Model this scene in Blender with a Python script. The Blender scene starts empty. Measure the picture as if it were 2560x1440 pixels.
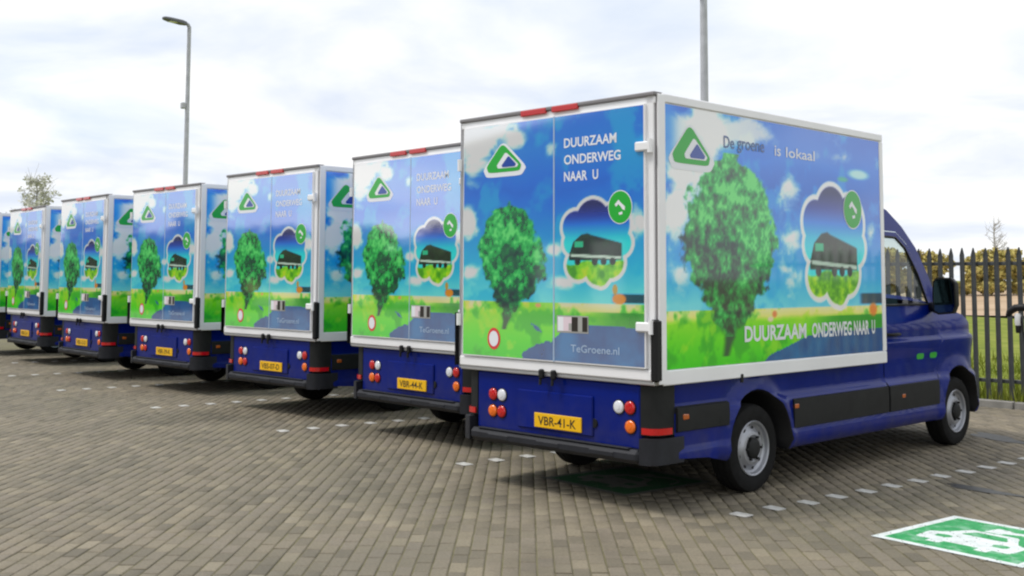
import bpy, bmesh, math, random
import numpy as np
from mathutils import Vector, Matrix
from mathutils.geometry import delaunay_2d_cdt

random.seed(7)
RNG = np.random.default_rng(7)
S = bpy.context.scene
COL = S.collection

# ------------------------------------------------------------------ camera
CAM_O = Vector((4.972, -6.299, 1.683))
YAW, PITCH, ROLL = math.radians(45.756), math.radians(4.398), math.radians(0.202)
FPX, CYPX = 2780.36, -239.18
fw = Vector((-math.sin(YAW) * math.cos(PITCH), math.cos(YAW) * math.cos(PITCH), math.sin(PITCH)))
rt = Vector((math.cos(YAW), math.sin(YAW), 0))
up = rt.cross(fw)
rt2 = rt * math.cos(ROLL) + up * math.sin(ROLL)
up2 = up * math.cos(ROLL) - rt * math.sin(ROLL)
cd = bpy.data.cameras.new('camera')
co = bpy.data.objects.new('camera', cd)
COL.objects.link(co)
m = Matrix((rt2, up2, -fw)).transposed().to_4x4()
m.translation = CAM_O
co.matrix_world = m
cd.sensor_width = 36.0
cd.lens = FPX / 2560 * 36.0
cd.shift_y = CYPX / 2560
cd.clip_end = 3000
S.camera = co

# ------------------------------------------------------------------ sky and sun
SUN_AZ = Vector((-0.62, -0.78, 0)).normalized()      # towards the sun: behind and to the left
SUN_EL = math.radians(56)
W = bpy.data.worlds.new('World')
S.world = W
W.use_nodes = True
nt = W.node_tree
nt.nodes.clear()
N = nt.nodes.new


def lk(a, b):
    nt.links.new(a, b)


out = N('ShaderNodeOutputWorld')
sky = N('ShaderNodeTexSky')
sky.sky_type = 'NISHITA'
sky.sun_disc = False
sky.sun_elevation = SUN_EL
sky.sun_rotation = math.atan2(SUN_AZ.x, SUN_AZ.y)
bg1 = N('ShaderNodeBackground')
bg1.inputs['Strength'].default_value = 0.15
lk(sky.outputs[0], bg1.inputs['Color'])
tc = N('ShaderNodeTexCoord')
sp = N('ShaderNodeSeparateXYZ')
lk(tc.outputs['Generated'], sp.inputs[0])
mx = N('ShaderNodeMath'); mx.operation = 'MAXIMUM'; mx.inputs[1].default_value = 0.0
lk(sp.outputs['Z'], mx.inputs[0])
ad = N('ShaderNodeMath'); ad.operation = 'ADD'; ad.inputs[1].default_value = 0.16
lk(mx.outputs[0], ad.inputs[0])
dv = N('ShaderNodeVectorMath'); dv.operation = 'SCALE'
inv = N('ShaderNodeMath'); inv.operation = 'DIVIDE'; inv.inputs[0].default_value = 1.0
lk(ad.outputs[0], inv.inputs[1])
cmb = N('ShaderNodeCombineXYZ')
lk(sp.outputs['X'], cmb.inputs['X']); lk(sp.outputs['Y'], cmb.inputs['Y'])
lk(cmb.outputs[0], dv.inputs[0]); lk(inv.outputs[0], dv.inputs['Scale'])
n1 = N('ShaderNodeTexNoise')
n1.inputs['Scale'].default_value = 1.5
n1.inputs['Detail'].default_value = 6
n1.inputs['Roughness'].default_value = 0.52
n1.inputs['Distortion'].default_value = 0.35
lk(dv.outputs[0], n1.inputs['Vector'])
r1 = N('ShaderNodeValToRGB')
e = r1.color_ramp.elements
e[0].position = 0.36; e[0].color = (0.62, 0.67, 0.76, 1)
e[1].position = 0.58; e[1].color = (0.86, 0.86, 0.855, 1)
x = e.new(0.46); x.color = (0.72, 0.75, 0.795, 1)
lk(n1.outputs['Fac'], r1.inputs[0])
n2 = N('ShaderNodeTexNoise')
n2.inputs['Scale'].default_value = 0.8
n2.inputs['Detail'].default_value = 4
lk(dv.outputs[0], n2.inputs['Vector'])
r2 = N('ShaderNodeMapRange')
r2.inputs['From Min'].default_value = 0.35; r2.inputs['From Max'].default_value = 0.55
r2.inputs['To Min'].default_value = 0.80; r2.inputs['To Max'].default_value = 1.0
lk(n2.outputs['Fac'], r2.inputs['Value'])
bg2 = N('ShaderNodeBackground')
bg2.inputs['Strength'].default_value = 1.0
lk(r1.outputs[0], bg2.inputs['Color'])
mxs = N('ShaderNodeMixShader')
lk(r2.outputs[0], mxs.inputs['Fac']); lk(bg1.outputs[0], mxs.inputs[1]); lk(bg2.outputs[0], mxs.inputs[2])
lk(mxs.outputs[0], out.inputs['Surface'])

sd = bpy.data.lights.new('sun', 'SUN')
sd.energy = 1.55
sd.angle = math.radians(14)
sd.color = (1.0, 0.96, 0.9)
so = bpy.data.objects.new('sun', sd)
COL.objects.link(so)
sdir = Vector((SUN_AZ.x * math.cos(SUN_EL), SUN_AZ.y * math.cos(SUN_EL), math.sin(SUN_EL)))
so.rotation_euler = sdir.to_track_quat('Z', 'Y').to_euler()
so.location = (0, 0, 30)

S.view_settings.view_transform = 'Standard'
S.view_settings.look = 'None'
S.view_settings.exposure = 0.38
S.view_settings.gamma = 1.0
S.view_settings.use_curve_mapping = False
S.cycles.filter_width = 2.2
S.cycles.max_bounces = 8

# ------------------------------------------------------------------ materials


def lin(c):
    return tuple(((v / 12.92) if v <= 0.04045 else ((v + 0.055) / 1.055) ** 2.4) for v in c)


def mat(name, col, rough=0.5, metal=0.0, coat=0.0, coat_ior=1.5, spec=0.5, noise=None, bump=None, sheen=0):
    """Principled material; noise=(scale, amount) varies the base colour, bump=(scale, strength)."""
    M = bpy.data.materials.new(name)
    M.use_nodes = True
    t = M.node_tree
    b = t.nodes['Principled BSDF']
    b.inputs['Base Color'].default_value = (*col, 1)
    b.inputs['Roughness'].default_value = rough
    b.inputs['Metallic'].default_value = metal
    b.inputs['Coat Weight'].default_value = coat
    b.inputs['Coat IOR'].default_value = coat_ior
    b.inputs['Coat Roughness'].default_value = 0.04
    b.inputs['Specular IOR Level'].default_value = spec
    if noise or bump:
        tcn = t.nodes.new('ShaderNodeTexCoord')
    if noise:
        nn = t.nodes.new('ShaderNodeTexNoise')
        nn.inputs['Scale'].default_value = noise[0]
        nn.inputs['Detail'].default_value = 5
        t.links.new(tcn.outputs['Object'], nn.inputs['Vector'])
        rr = t.nodes.new('ShaderNodeValToRGB')
        a = noise[1]
        rr.color_ramp.elements[0].position = 0.3
        rr.color_ramp.elements[1].position = 0.7
        rr.color_ramp.elements[0].color = (*[max(0, v * (1 - a)) for v in col], 1)
        rr.color_ramp.elements[1].color = (*[min(1, v * (1 + a)) for v in col], 1)
        t.links.new(nn.outputs['Fac'], rr.inputs[0])
        t.links.new(rr.outputs[0], b.inputs['Base Color'])
    if bump:
        nb = t.nodes.new('ShaderNodeTexNoise')
        nb.inputs['Scale'].default_value = bump[0]
        nb.inputs['Detail'].default_value = 4
        t.links.new(tcn.outputs['Object'], nb.inputs['Vector'])
        bn = t.nodes.new('ShaderNodeBump')
        bn.inputs['Strength'].default_value = bump[1]
        bn.inputs['Distance'].default_value = 0.01
        t.links.new(nb.outputs['Fac'], bn.inputs['Height'])
        t.links.new(bn.outputs[0], b.inputs['Normal'])
    return M


MT = {}
MT['blue'] = mat('blue_paint', (0.0, 0.0105, 0.175), 0.3, coat=0.35, coat_ior=1.48, spec=.08, noise=(3, .12))


def dusty(M, z0, z1, amt, dust=(.10, .09, .075)):
    t = M.node_tree; b = t.nodes['Principled BSDF']
    src = b.inputs['Base Color'].links[0].from_socket
    tcn = t.nodes.new('ShaderNodeTexCoord'); sx = t.nodes.new('ShaderNodeSeparateXYZ')
    t.links.new(tcn.outputs['Object'], sx.inputs[0])
    mr = t.nodes.new('ShaderNodeMapRange'); mr.inputs['From Min'].default_value = z0; mr.inputs['From Max'].default_value = z1
    mr.inputs['To Min'].default_value = amt; mr.inputs['To Max'].default_value = 0
    t.links.new(sx.outputs['Z'], mr.inputs['Value'])
    nn = t.nodes.new('ShaderNodeTexNoise'); nn.inputs['Scale'].default_value = 5; nn.inputs['Detail'].default_value = 7; nn.inputs['Roughness'].default_value = .65
    t.links.new(tcn.outputs['Object'], nn.inputs['Vector'])
    mr2 = t.nodes.new('ShaderNodeMapRange'); mr2.inputs['From Min'].default_value = .38; mr2.inputs['From Max'].default_value = .72
    t.links.new(nn.outputs['Fac'], mr2.inputs['Value'])
    mu = t.nodes.new('ShaderNodeMath'); mu.operation = 'MULTIPLY'
    t.links.new(mr.outputs[0], mu.inputs[0]); t.links.new(mr2.outputs[0], mu.inputs[1])
    mi = t.nodes.new('ShaderNodeMix'); mi.data_type = 'RGBA'
    mi.inputs[7].default_value = (*dust, 1)
    t.links.new(mu.outputs[0], mi.inputs['Factor']); t.links.new(src, mi.inputs[6])
    t.links.new(mi.outputs[2], b.inputs['Base Color'])


dusty(MT['blue'], .30, .85, .35)
MT['white'] = mat('white_panel', (0.86, 0.86, 0.875), 0.35, coat=0.4, noise=(2.2, .04))
MT['alu'] = mat('aluminium_trim', (0.55, 0.55, 0.56), 0.35, metal=0.6)
MT['seal'] = mat('grey_gasket', (0.22, 0.21, 0.22), 0.6)
MT['black'] = mat('black_plastic', (0.008, 0.008, 0.009), 0.5, spec=.3)
MT['strip'] = mat('dark_grey_plastic', (0.013, 0.014, 0.014), 0.6, spec=.25, noise=(9, .2))
MT['bumper'] = mat('grey_bumper_plastic', (0.017, 0.018, 0.023), 0.55, spec=.3, noise=(8, .2))
MT['rubber'] = mat('tyre_rubber', (0.009, 0.009, 0.009), 0.8, spec=.2, noise=(14, .3))
MT['rim'] = mat('silver_steel_rim', (0.36, 0.37, 0.40), 0.40, metal=0.6, noise=(10, .1))
MT['dark'] = mat('dark_underbody', (0.008, 0.008, 0.009), 0.8)
MT['red'] = mat('red_lens', (0.55, 0.006, 0.008), 0.15, coat=0.6)
MT['orange'] = mat('amber_lens', (0.85, 0.16, 0.005), 0.15, coat=0.6)
MT['amber_dull'] = mat('amber_marker', (0.45, 0.10, 0.01), 0.2, coat=0.5)
MT['clear'] = mat('clear_lens', (0.75, 0.76, 0.80), 0.12, coat=0.6)
MT['plate'] = mat('yellow_plate', (0.86, 0.48, 0.005), 0.35)
MT['ink'] = mat('black_ink', (0.02, 0.015, 0.01), 0.6)
MT['letter'] = mat('white_film', (0.82, 0.84, 0.88), 0.3, coat=0.6)
MT['letter_grey'] = mat('grey_blue_film', (0.07, 0.13, 0.32), 0.3, coat=0.6)
MT['letter_pale'] = mat('pale_blue_film', (0.42, 0.55, 0.72), 0.3, coat=0.6)
MT['green'] = mat('green_film', (0.02, 0.42, 0.04), 0.3, coat=0.5)
MT['logo_blue'] = mat('logo_blue_film', (0.01, 0.06, 0.36), 0.3, coat=0.8)
MT['signred'] = mat('sign_red_film', (0.70, 0.05, 0.05), 0.35, coat=0.5)
MT['pink'] = mat('pale_pink_film', (0.75, 0.62, 0.68), 0.35)
MT['greyfilm'] = mat('grey_film', (0.38, 0.38, 0.36), 0.35)
MT['fabric'] = mat('grey_seat_fabric', (0.03, 0.035, 0.035), 0.9, noise=(30, .3))
MT['mirror'] = mat('mirror_glass', (0.12, 0.22, 0.24), 0.04, metal=1.0)
MT['grey_steel'] = mat('galvanised_steel', (0.44, 0.45, 0.47), 0.5, metal=0.1, noise=(4, .15))
MT['lamp_head'] = mat('lamp_head_grey', (0.10, 0.105, 0.11), 0.45)
MT['fence'] = mat('dark_fence_steel', (0.055, 0.06, 0.062), 0.5, noise=(6, .25))
MT['post_white'] = mat('post_white_enamel', (0.7, 0.7, 0.7), 0.3, coat=.4)


def glass_mat(name, tint, refl=1.0):
    M = bpy.data.materials.new(name)
    M.use_nodes = True
    t = M.node_tree
    t.nodes.clear()
    o = t.nodes.new('ShaderNodeOutputMaterial')
    tr = t.nodes.new('ShaderNodeBsdfTransparent'); tr.inputs[0].default_value = (*tint, 1)
    gl = t.nodes.new('ShaderNodeBsdfGlossy'); gl.inputs['Roughness'].default_value = 0.02
    fr = t.nodes.new('ShaderNodeFresnel'); fr.inputs['IOR'].default_value = 1.5
    mi = t.nodes.new('ShaderNodeMixShader')
    gm = t.nodes.new('ShaderNodeNewGeometry')
    mr = t.nodes.new('ShaderNodeMapRange'); mr.inputs['To Min'].default_value = 1.5; mr.inputs['To Max'].default_value = 1 / 1.5
    t.links.new(gm.outputs['Backfacing'], mr.inputs['Value']); t.links.new(mr.outputs[0], fr.inputs['IOR'])
    t.links.new(fr.outputs[0], mi.inputs['Fac'])
    t.links.new(tr.outputs[0], mi.inputs[1]); t.links.new(gl.outputs[0], mi.inputs[2])
    t.links.new(mi.outputs[0], o.inputs['Surface'])
    return M


MT['glass'] = glass_mat('window_glass', (0.80, 0.86, 0.84))
MT['glass_dark'] = glass_mat('windscreen_glass', (0.82, 0.88, 0.86))


def print_mat(name, ior):
    """Printed film: colour from the 'print' attribute under a glossy laminate."""
    M = bpy.data.materials.new(name)
    M.use_nodes = True
    t = M.node_tree
    b = t.nodes['Principled BSDF']
    a = t.nodes.new('ShaderNodeAttribute')
    a.attribute_name = 'print'
    t.links.new(a.outputs['Color'], b.inputs['Base Color'])
    b.inputs['Roughness'].default_value = 0.35
    b.inputs['Coat Weight'].default_value = 1.0
    b.inputs['Coat IOR'].default_value = ior
    b.inputs['Coat Roughness'].default_value = 0.05
    return M


MT['print'] = print_mat('laminated_door_film', 3.8)
MT['side_film'] = print_mat('printed_side_film', 1.55)

# ------------------------------------------------------------------ mesh helpers


class MB:
    def __init__(self):
        self.v = []; self.f = []; self.mi = []

    def add(self, vs, fs, mi=0):
        o = len(self.v)
        self.v += [tuple(p) for p in vs]
        for f in fs:
            self.f.append(tuple(o + i for i in f)); self.mi.append(mi)
        return self

    def cbox(self, lo, hi, b=0.006, mi=0):
        """Box with chamfered edges."""
        lo = [min(a, c) for a, c in zip(lo, hi)]; hi2 = hi
        hi = [max(a, c) for a, c in zip(lo, hi2)]
        b = min([b] + [0.45 * (h - l) for l, h in zip(lo, hi)])
        vs = []; idx = {}
        for sx in (0, 1):
            for sy in (0, 1):
                for sz in (0, 1):
                    c = [hi[0] if sx else lo[0], hi[1] if sy else lo[1], hi[2] if sz else lo[2]]
                    ins = [(-b if s else b) for s in (sx, sy, sz)]
                    for ax in range(3):
                        p = [c[k] + (0 if k == ax else ins[k]) for k in range(3)]
                        idx[(sx, sy, sz, ax)] = len(vs); vs.append(p)
        I = idx; fs = []
        for ax in range(3):
            o1, o2 = [k for k in range(3) if k != ax]
            for s in (0, 1):
                q = []
                for a, c in ((0, 0), (1, 0), (1, 1), (0, 1)):
                    k = [0, 0, 0]; k[ax] = s; k[o1] = a; k[o2] = c
                    q.append(I[(*k, ax)])
                fs.append(q)
            for a in (0, 1):          # edges parallel to ax
                for c in (0, 1):
                    k0 = [0, 0, 0]; k0[o1] = a; k0[o2] = c
                    k1 = list(k0); k1[ax] = 1
                    fs.append([I[(*k0, o1)], I[(*k1, o1)], I[(*k1, o2)], I[(*k0, o2)]])
        for sx in (0, 1):
            for sy in (0, 1):
                for sz in (0, 1):
                    fs.append([I[(sx, sy, sz, a)] for a in range(3)])
        return self.add(vs, fs, mi)

    def prism(self, pts, fmap, d, mi=0):
        """Extrude the 2D outline pts; fmap(a, b, depth) gives the 3D point."""
        n = len(pts)
        vs = [fmap(a, b, 0) for a, b in pts] + [fmap(a, b, d) for a, b in pts]
        fs = [tuple(range(n))[::-1], tuple(range(n, 2 * n))]
        fs += [(i, (i + 1) % n, n + (i + 1) % n, n + i) for i in range(n)]
        return self.add(vs, fs, mi)

    def tube(self, pts, r, seg=8, mi=0, closed=False, caps=True):
        pts = [Vector(p) for p in pts]
        n = len(pts)
        rs = r if isinstance(r, (list, tuple)) else [r] * n
        vs = []; fs = []
        u = None
        for i, p in enumerate(pts):
            if closed:
                d = (pts[(i + 1) % n] - pts[i - 1])
            else:
                d = pts[min(i + 1, n - 1)] - pts[max(i - 1, 0)]
            d.normalize()
            if u is None:
                u = d.orthogonal().normalized()
            else:
                u = (u - d * u.dot(d)).normalized()
            w = d.cross(u)
            for k in range(seg):
                a = 2 * math.pi * k / seg
                vs.append(p + (u * math.cos(a) + w * math.sin(a)) * rs[i])
        for i in range(n if closed else n - 1):
            for k in range(seg):
                a, b = i * seg, ((i + 1) % n) * seg
                fs.append((a + k, a + (k + 1) % seg, b + (k + 1) % seg, b + k))
        if caps and not closed:
            fs.append(tuple(range(seg))[::-1]); fs.append(tuple((n - 1) * seg + k for k in range(seg)))
        return self.add(vs, fs, mi)

    def lathe(self, prof, c, axis='x', seg=40, mi=0, sgn=1):
        """prof: list of (radius, offset along axis)."""
        vs = []; fs = []
        n = len(prof)
        for k in range(seg):
            a = 2 * math.pi * k / seg
            for r, o in prof:
                ca, sa = r * math.cos(a), r * math.sin(a)
                if axis == 'x':
                    vs.append((c[0] + sgn * o, c[1] + ca, c[2] + sa))
                elif axis == 'y':
                    vs.append((c[0] + ca, c[1] + sgn * o, c[2] + sa))
                else:
                    vs.append((c[0] + ca, c[1] + sa, c[2] + sgn * o))
        for k in range(seg):
            for i in range(n - 1):
                a, b = k * n, ((k + 1) % seg) * n
                fs.append((a + i, b + i, b + i + 1, a + i + 1))
        return self.add(vs, fs, mi)

    def build(self, name, mats, parent=None, smooth=35, recalc=True):
        me = bpy.data.meshes.new(name)
        me.from_pydata(self.v, [], self.f)
        if not isinstance(mats, (list, tuple)):
            mats = [mats]
        for q in mats:
            me.materials.append(MT[q] if isinstance(q, str) else q)
        if len(mats) > 1:
            me.polygons.foreach_set('material_index', self.mi)
        if recalc:
            bm = bmesh.new(); bm.from_mesh(me)
            bmesh.ops.recalc_face_normals(bm, faces=bm.faces)
            bm.to_mesh(me); bm.free()
        if smooth:
            me.polygons.foreach_set('use_smooth', [True] * len(me.polygons))
            me.set_sharp_from_angle(angle=math.radians(smooth))
        me.update()
        return link(name, me, parent)


def link(name, me, parent=None):
    o = bpy.data.objects.new(name, me)
    COL.objects.link(o)
    if parent:
        o.parent = parent
    return o


def tag(o, label=None, cat=None, group=None, kind=None):
    if label: o['label'] = label
    if cat: o['category'] = cat
    if group: o['group'] = group
    if kind: o['kind'] = kind
    return o


def empty(name, loc=(0, 0, 0), rz=0, parent=None):
    o = bpy.data.objects.new(name, None)
    COL.objects.link(o)
    o.location = loc; o.rotation_euler = (0, 0, rz)
    o.empty_display_size = 0.3
    if parent: o.parent = parent
    return o


def copy_tree(o, parent=None):
    c = o.copy()
    COL.objects.link(c)
    if parent is not None:
        c.parent = parent
    for ch in list(o.children):
        copy_tree(ch, c)
    return c


def ss(a, b, v):
    t = min(1.0, max(0.0, (v - a) / (b - a)))
    return t * t * (3 - 2 * t)


def inpoly(p, poly):
    x, y = p; r = False
    n = len(poly)
    for i in range(n):
        x1, y1 = poly[i]; x2, y2 = poly[i - 1]
        if (y1 > y) != (y2 > y) and x < (x2 - x1) * (y - y1) / (y2 - y1) + x1:
            r = not r
    return r


def densify(poly, d):
    o = []
    n = len(poly)
    for i in range(n):
        a, b = poly[i], poly[(i + 1) % n]
        k = max(1, int(math.hypot(b[0] - a[0], b[1] - a[1]) / d))
        for j in range(k):
            o.append((a[0] + (b[0] - a[0]) * j / k, a[1] + (b[1] - a[1]) * j / k))
    return o


def sheet(outer, holes, step, fmap, extra_z=()):
    """Triangulated sheet of a 2D outline with holes, mapped to 3D by fmap."""
    vs = []; es = []
    polys = [densify(outer, step)] + [densify(h, step) for h in holes]
    for q in polys:
        o = len(vs)
        vs += q
        es += [(o + i, o + (i + 1) % len(q)) for i in range(len(q))]
    xs = [p[0] for p in outer]; ys = [p[1] for p in outer]
    zs = sorted(set(list(np.arange(min(ys) + step / 2, max(ys), step)) + [z for z in extra_z if min(ys) < z < max(ys)]))
    for zz in zs:
        for aa in np.arange(min(xs) + step / 2, max(xs), step):
            p = (float(aa), float(zz))
            if inpoly(p, outer) and not any(inpoly(p, h) for h in holes):
                vs.append(p)
    r = delaunay_2d_cdt([Vector(p) for p in vs], es, [], 0, 1e-6)
    V, _, F = r[0], r[1], r[2]
    fs = []
    for f in F:
        c = (sum(V[i][0] for i in f) / 3, sum(V[i][1] for i in f) / 3)
        if inpoly(c, outer) and not any(inpoly(c, h) for h in holes):
            fs.append(f)
    return [fmap(p[0], p[1]) for p in V], fs


_fo = bpy.data.objects.new('tmp_text', bpy.data.curves.new('tmp_text', 'FONT'))
COL.objects.link(_fo)


def text_mesh(name, body, width, height, fmap, material, bold=0.0):
    """Lettering as a flat mesh scaled to width x height; fmap(a, b) -> 3D."""
    cu = _fo.data
    cu.body = body; cu.size = 1.0; cu.resolution_u = 3; cu.fill_mode = 'FRONT'
    cu.offset = bold; cu.extrude = 0
    bpy.context.view_layer.update()
    me = bpy.data.meshes.new_from_object(_fo.evaluated_get(bpy.context.evaluated_depsgraph_get()))
    me.name = name
    n = len(me.vertices)
    a = np.empty(n * 3); me.vertices.foreach_get('co', a); a = a.reshape(-1, 3)
    lo, hi = a.min(0), a.max(0)
    sx = width / max(1e-6, hi[0] - lo[0]); sy = height / max(1e-6, hi[1] - lo[1])
    pts = [fmap((p[0] - lo[0]) * sx, (p[1] - lo[1]) * sy) for p in a]
    me.vertices.foreach_set('co', np.array(pts, float).ravel())
    me.materials.clear(); me.materials.append(MT[material])
    me.update()
    return me


# ------------------------------------------------------------------ printed artwork (colours of the film itself)


def vnoise(x, y, seed):
    xi = np.floor(x).astype(np.int64); yi = np.floor(y).astype(np.int64)
    fx = x - xi; fy = y - yi
    fx = fx * fx * (3 - 2 * fx); fy = fy * fy * (3 - 2 * fy)

    def h(a, b):
        k = (a * 374761393 + b * 668265263 + seed * 1442695041) & 0x7fffffff
        k = ((k ^ (k >> 13)) * 1274126177) & 0x7fffffff
        return ((k ^ (k >> 16)) & 0xffff) / 65535.0
    a = h(xi, yi); b = h(xi + 1, yi); c = h(xi, yi + 1); d = h(xi + 1, yi + 1)
    return (a * (1 - fx) + b * fx) * (1 - fy) + (c * (1 - fx) + d * fx) * fy


def fbm(x, y, s, seed, o=4):
    r = 0; a = .5; t = 0
    for i in range(o):
        r = r + a * vnoise(x * s, y * s, seed + i * 17); t += a
        s *= 2.03; a *= .55
    return r / t


def st(a, b, v):
    t = np.clip((v - a) / (b - a), 0, 1)
    return t * t * (3 - 2 * t)


def over(img, col, m):
    return img * (1 - m[..., None]) + np.array(col) * m[..., None]


def ramp(v, stops):
    xs = [q[0] for q in stops]
    return np.stack([np.interp(v, xs, [q[1][k] for q in stops]) for k in range(3)], -1)


def paint_landscape(U, Z, hor, clouds, seed):
    n = fbm(U, Z, 2.2, seed); n3 = fbm(U, Z, 7, seed + 5, 3)
    sk = ramp(Z + .25 * (n - .5), [(hor, (.36, .74, .92)), (hor + .25, (.08, .58, .86)), (hor + .55, (.02, .47, .80)),
                                   (hor + .9, (.0, .33, .70)), (hor + 1.2, (.0, .40, .78)), (hor + 1.45, (.0, .35, .74))])
    sk = over(sk, (.0, .56, .86), .6 * st(.52, .68, fbm(U, Z, 3.4, seed + 9)))
    m = np.zeros_like(U)
    for cu, cz, ru, rz, a in clouds:
        m = m + a * np.exp(-(((U - cu) / ru) ** 2 + ((Z - cz) / rz) ** 2))
    wu = .16 * (fbm(U, Z, 3.5, seed + 41, 3) - .5); wz = .10 * (fbm(U, Z, 3.5, seed + 43, 3) - .5)
    cl = st(.30, .78, .95 * m + 1.25 * (fbm(U * .8 + wu, Z * 1.3 + wz, 4.2, seed + 3, 5) - .5))
    sk = over(sk, (.84, .86, .92), cl * .95)
    sk = over(sk, (.70, .73, .84), cl * .5 * st(.45, .7, fbm(U, Z, 4.1, seed + 21)))
    # meadow below the horizon
    g = ramp(hor - Z + .03 * (n3 - .5), [(0, (.86, .87, .58)), (.06, (.80, .87, .42)), (.10, (.45, .76, .05)), (.2, (.33, .74, .0)), (.42, (.13, .68, .0))])
    g = over(g, (.05, .55, .06), .75 * st(.5, .68, fbm(U, Z, 5, seed + 31)))
    g = over(g, (.55, .76, .05), .6 * st(.55, .7, fbm(U, Z, 6, seed + 37)))
    im = np.where((Z < hor)[..., None], g, sk)
    return im


def paint_tree(im, U, Z, cu, zb, zt, hw, lean, seed):
    v = (Z - zb) / (zt - zb)
    wv = np.interp(v, [-.02, 0, .06, .12, .2, .3, .45, .58, .72, .86, .96, 1.0], [.05, .06, .08, .17, .34, .57, .86, 1.0, .90, .66, .42, 0.08])
    c = cu + lean * np.clip(v, 0, 1) + .12 * hw * np.sin(v * 5)
    e = fbm(U, Z, 6.5, seed, 5) - .5
    d = np.abs(U - c) / hw - wv - .62 * e * st(.05, .2, v)
    m = (1 - st(-.06, .05, d)) * (v > -.01) * (v < 1.03)
    n = fbm(U, Z, 17, seed + 3, 4); n2 = fbm(U, Z, 6, seed + 8, 3)
    n4 = fbm(U, Z, 38, seed + 13, 2)
    t = .55 + .70 * (n - .5) + .55 * (n2 - .5) + .30 * (n4 - .5) + .30 * (v - .58) + .05 * (U - c) / hw
    col = ramp(t, [(.26, (.0, .11, .12)), (.38, (.0, .24, .16)), (.50, (.0, .40, .18)), (.62, (.05, .55, .23)), (.80, (.32, .74, .36))])
    tr = (v < .09)
    col = np.where(tr[..., None], np.array((.02, .22, .16)), col)
    return im * (1 - m[..., None]) + col * m[..., None]


def paint_scene(im, U, Z, cu, cz, hw, hh, seed):
    a = (U - cu) / hw; b = (Z - cz) / hh
    sd_ = np.full_like(a, 9.0)
    for ca, cb_, cr in ((-.08, .50, .46), (-.55, .34, .38), (.46, .36, .46), (-.62, -.02, .28), (.66, -.04, .30), (-.48, -.52, .34), (.08, -.60, .38), (.40, -.46, .36), (0, 0, .66), (.14, -.80, .2)):
        sd_ = np.minimum(sd_, np.hypot(a - ca, b - cb_) - cr)
    im = over(im, (.92, .93, .96), 1 - st(.055, .095, sd_))
    ins = 1 - st(-.03, .015, sd_)
    c = ramp(b, [(-.2, (.1, .78, .85)), (.1, (.04, .66, .86)), (.35, (.0, .42, .78)), (.6, (.0, .15, .52)), (.85, (.03, .03, .30))])
    gr = ramp(fbm(U, Z, 14, seed), [(.3, (.20, .50, .0)), (.55, (.40, .68, .0)), (.75, (.62, .78, .06))])
    c = over(c, (0, 0, 0), np.zeros_like(a)) * 1
    gm_ = 1 - st(-.50, -.44, b + .05 * np.sin(a * 7))
    c = c * (1 - gm_[..., None]) + gr * gm_[..., None]
    # a dark green lorry: cab on the left, long box, pale stripe, wheels
    top = np.interp(a, [-.72, -.62, -.40, -.22, -.12, .66, .68], [-.25, .0, .16, .19, .15, -.04, -.05])
    bm_ = (1 - st(.70, .74, np.abs(a + .02))) * (1 - st(top - .02, top + .03, b)) * st(-.43, -.39, b)
    bc = ramp(fbm(U, Z, 15, seed + 4), [(.3, (.01, .06, .03)), (.7, (.06, .19, .09))])
    c = c * (1 - bm_[..., None]) + bc * bm_[..., None]
    c = over(c, (.10, .62, .45), (1 - st(.10, .15, np.abs(a + .46))) * (1 - st(.05, .08, np.abs(b + .05))))
    c = over(c, (.64, .72, .66), (1 - st(.66, .72, np.abs(a))) * (1 - st(.022, .045, np.abs(b + .33 + .05 * a))))
    for wa in (-.50, -.02, .22, .46):
        c = over(c, (.03, .07, .04), 1 - st(.06, .10, np.hypot(a - wa, b + .44)))
    return im * (1 - ins[..., None]) + c * ins[..., None]


def blob(im, U, Z, cu, cz, ru, rz, col, soft=.3):
    r = np.hypot((U - cu) / ru, (Z - cz) / rz)
    return over(im, col, 1 - st(1 - soft, 1, r))


def paint_rear(U, Z):
    hor = 1.49
    im = paint_landscape(U, Z, hor, [(-1.85, 2.86, .42, .20, .95), (-1.98, 2.55, .22, .30, .6), (-1.42, 2.76, .16, .10, .75), (-1.02, 2.68, .10, .12, .55), (-1.98, 2.10, .14, .16, .75),
                                     (-.14, 2.12, .12, .16, .9), (-1.0, 1.90, .16, .07, .8), (-1.96, 1.72, .18, .10, .8), (-.86, 1.66, .22, .08, .75), (-1.7, 1.60, .5, .05, .4)], 11)
    im = over(im, (.03, .24, .28), (1 - st(.005, .02, np.abs(Z - 1.535) - .02)) * st(-.42, -.34, U))
    im = over(im, (.04, .45, .06), .85 * st(-.9, -.2, U) * (Z < 1.43))
    n = fbm(U, Z, 5, 71)
    wat = (Z < 1.33 - .12 * np.exp(-((U + 1.02) / .12) ** 2) + .04 * (n - .5)) & (U > -1.16 + .30 * (n - .5) + .12 * np.sin(Z * 22))
    wc = ramp(fbm(U, Z, 3.5, 73), [(.3, (.01, .21, .43)), (.7, (.01, .35, .56))])
    im = np.where((wat & (Z < 1.36))[..., None], wc, im)
    im = paint_tree(im, U, Z, -1.545, 1.275, 2.27, .40, .10, 81)
    im = paint_scene(im, U, Z, -.56, 1.955, .365, .335, 91)
    for cu, cz, ru, rz, c in ((-.33, 1.53, .075, .045, (.92, .45, .06)), (-.37, 1.60, .03, .045, (.62, .50, .16)), (-1.16, 1.47, .035, .02, (.88, .50, .30))):
        im = blob(im, U, Z, cu, cz, ru, rz, c)
    return im


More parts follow.
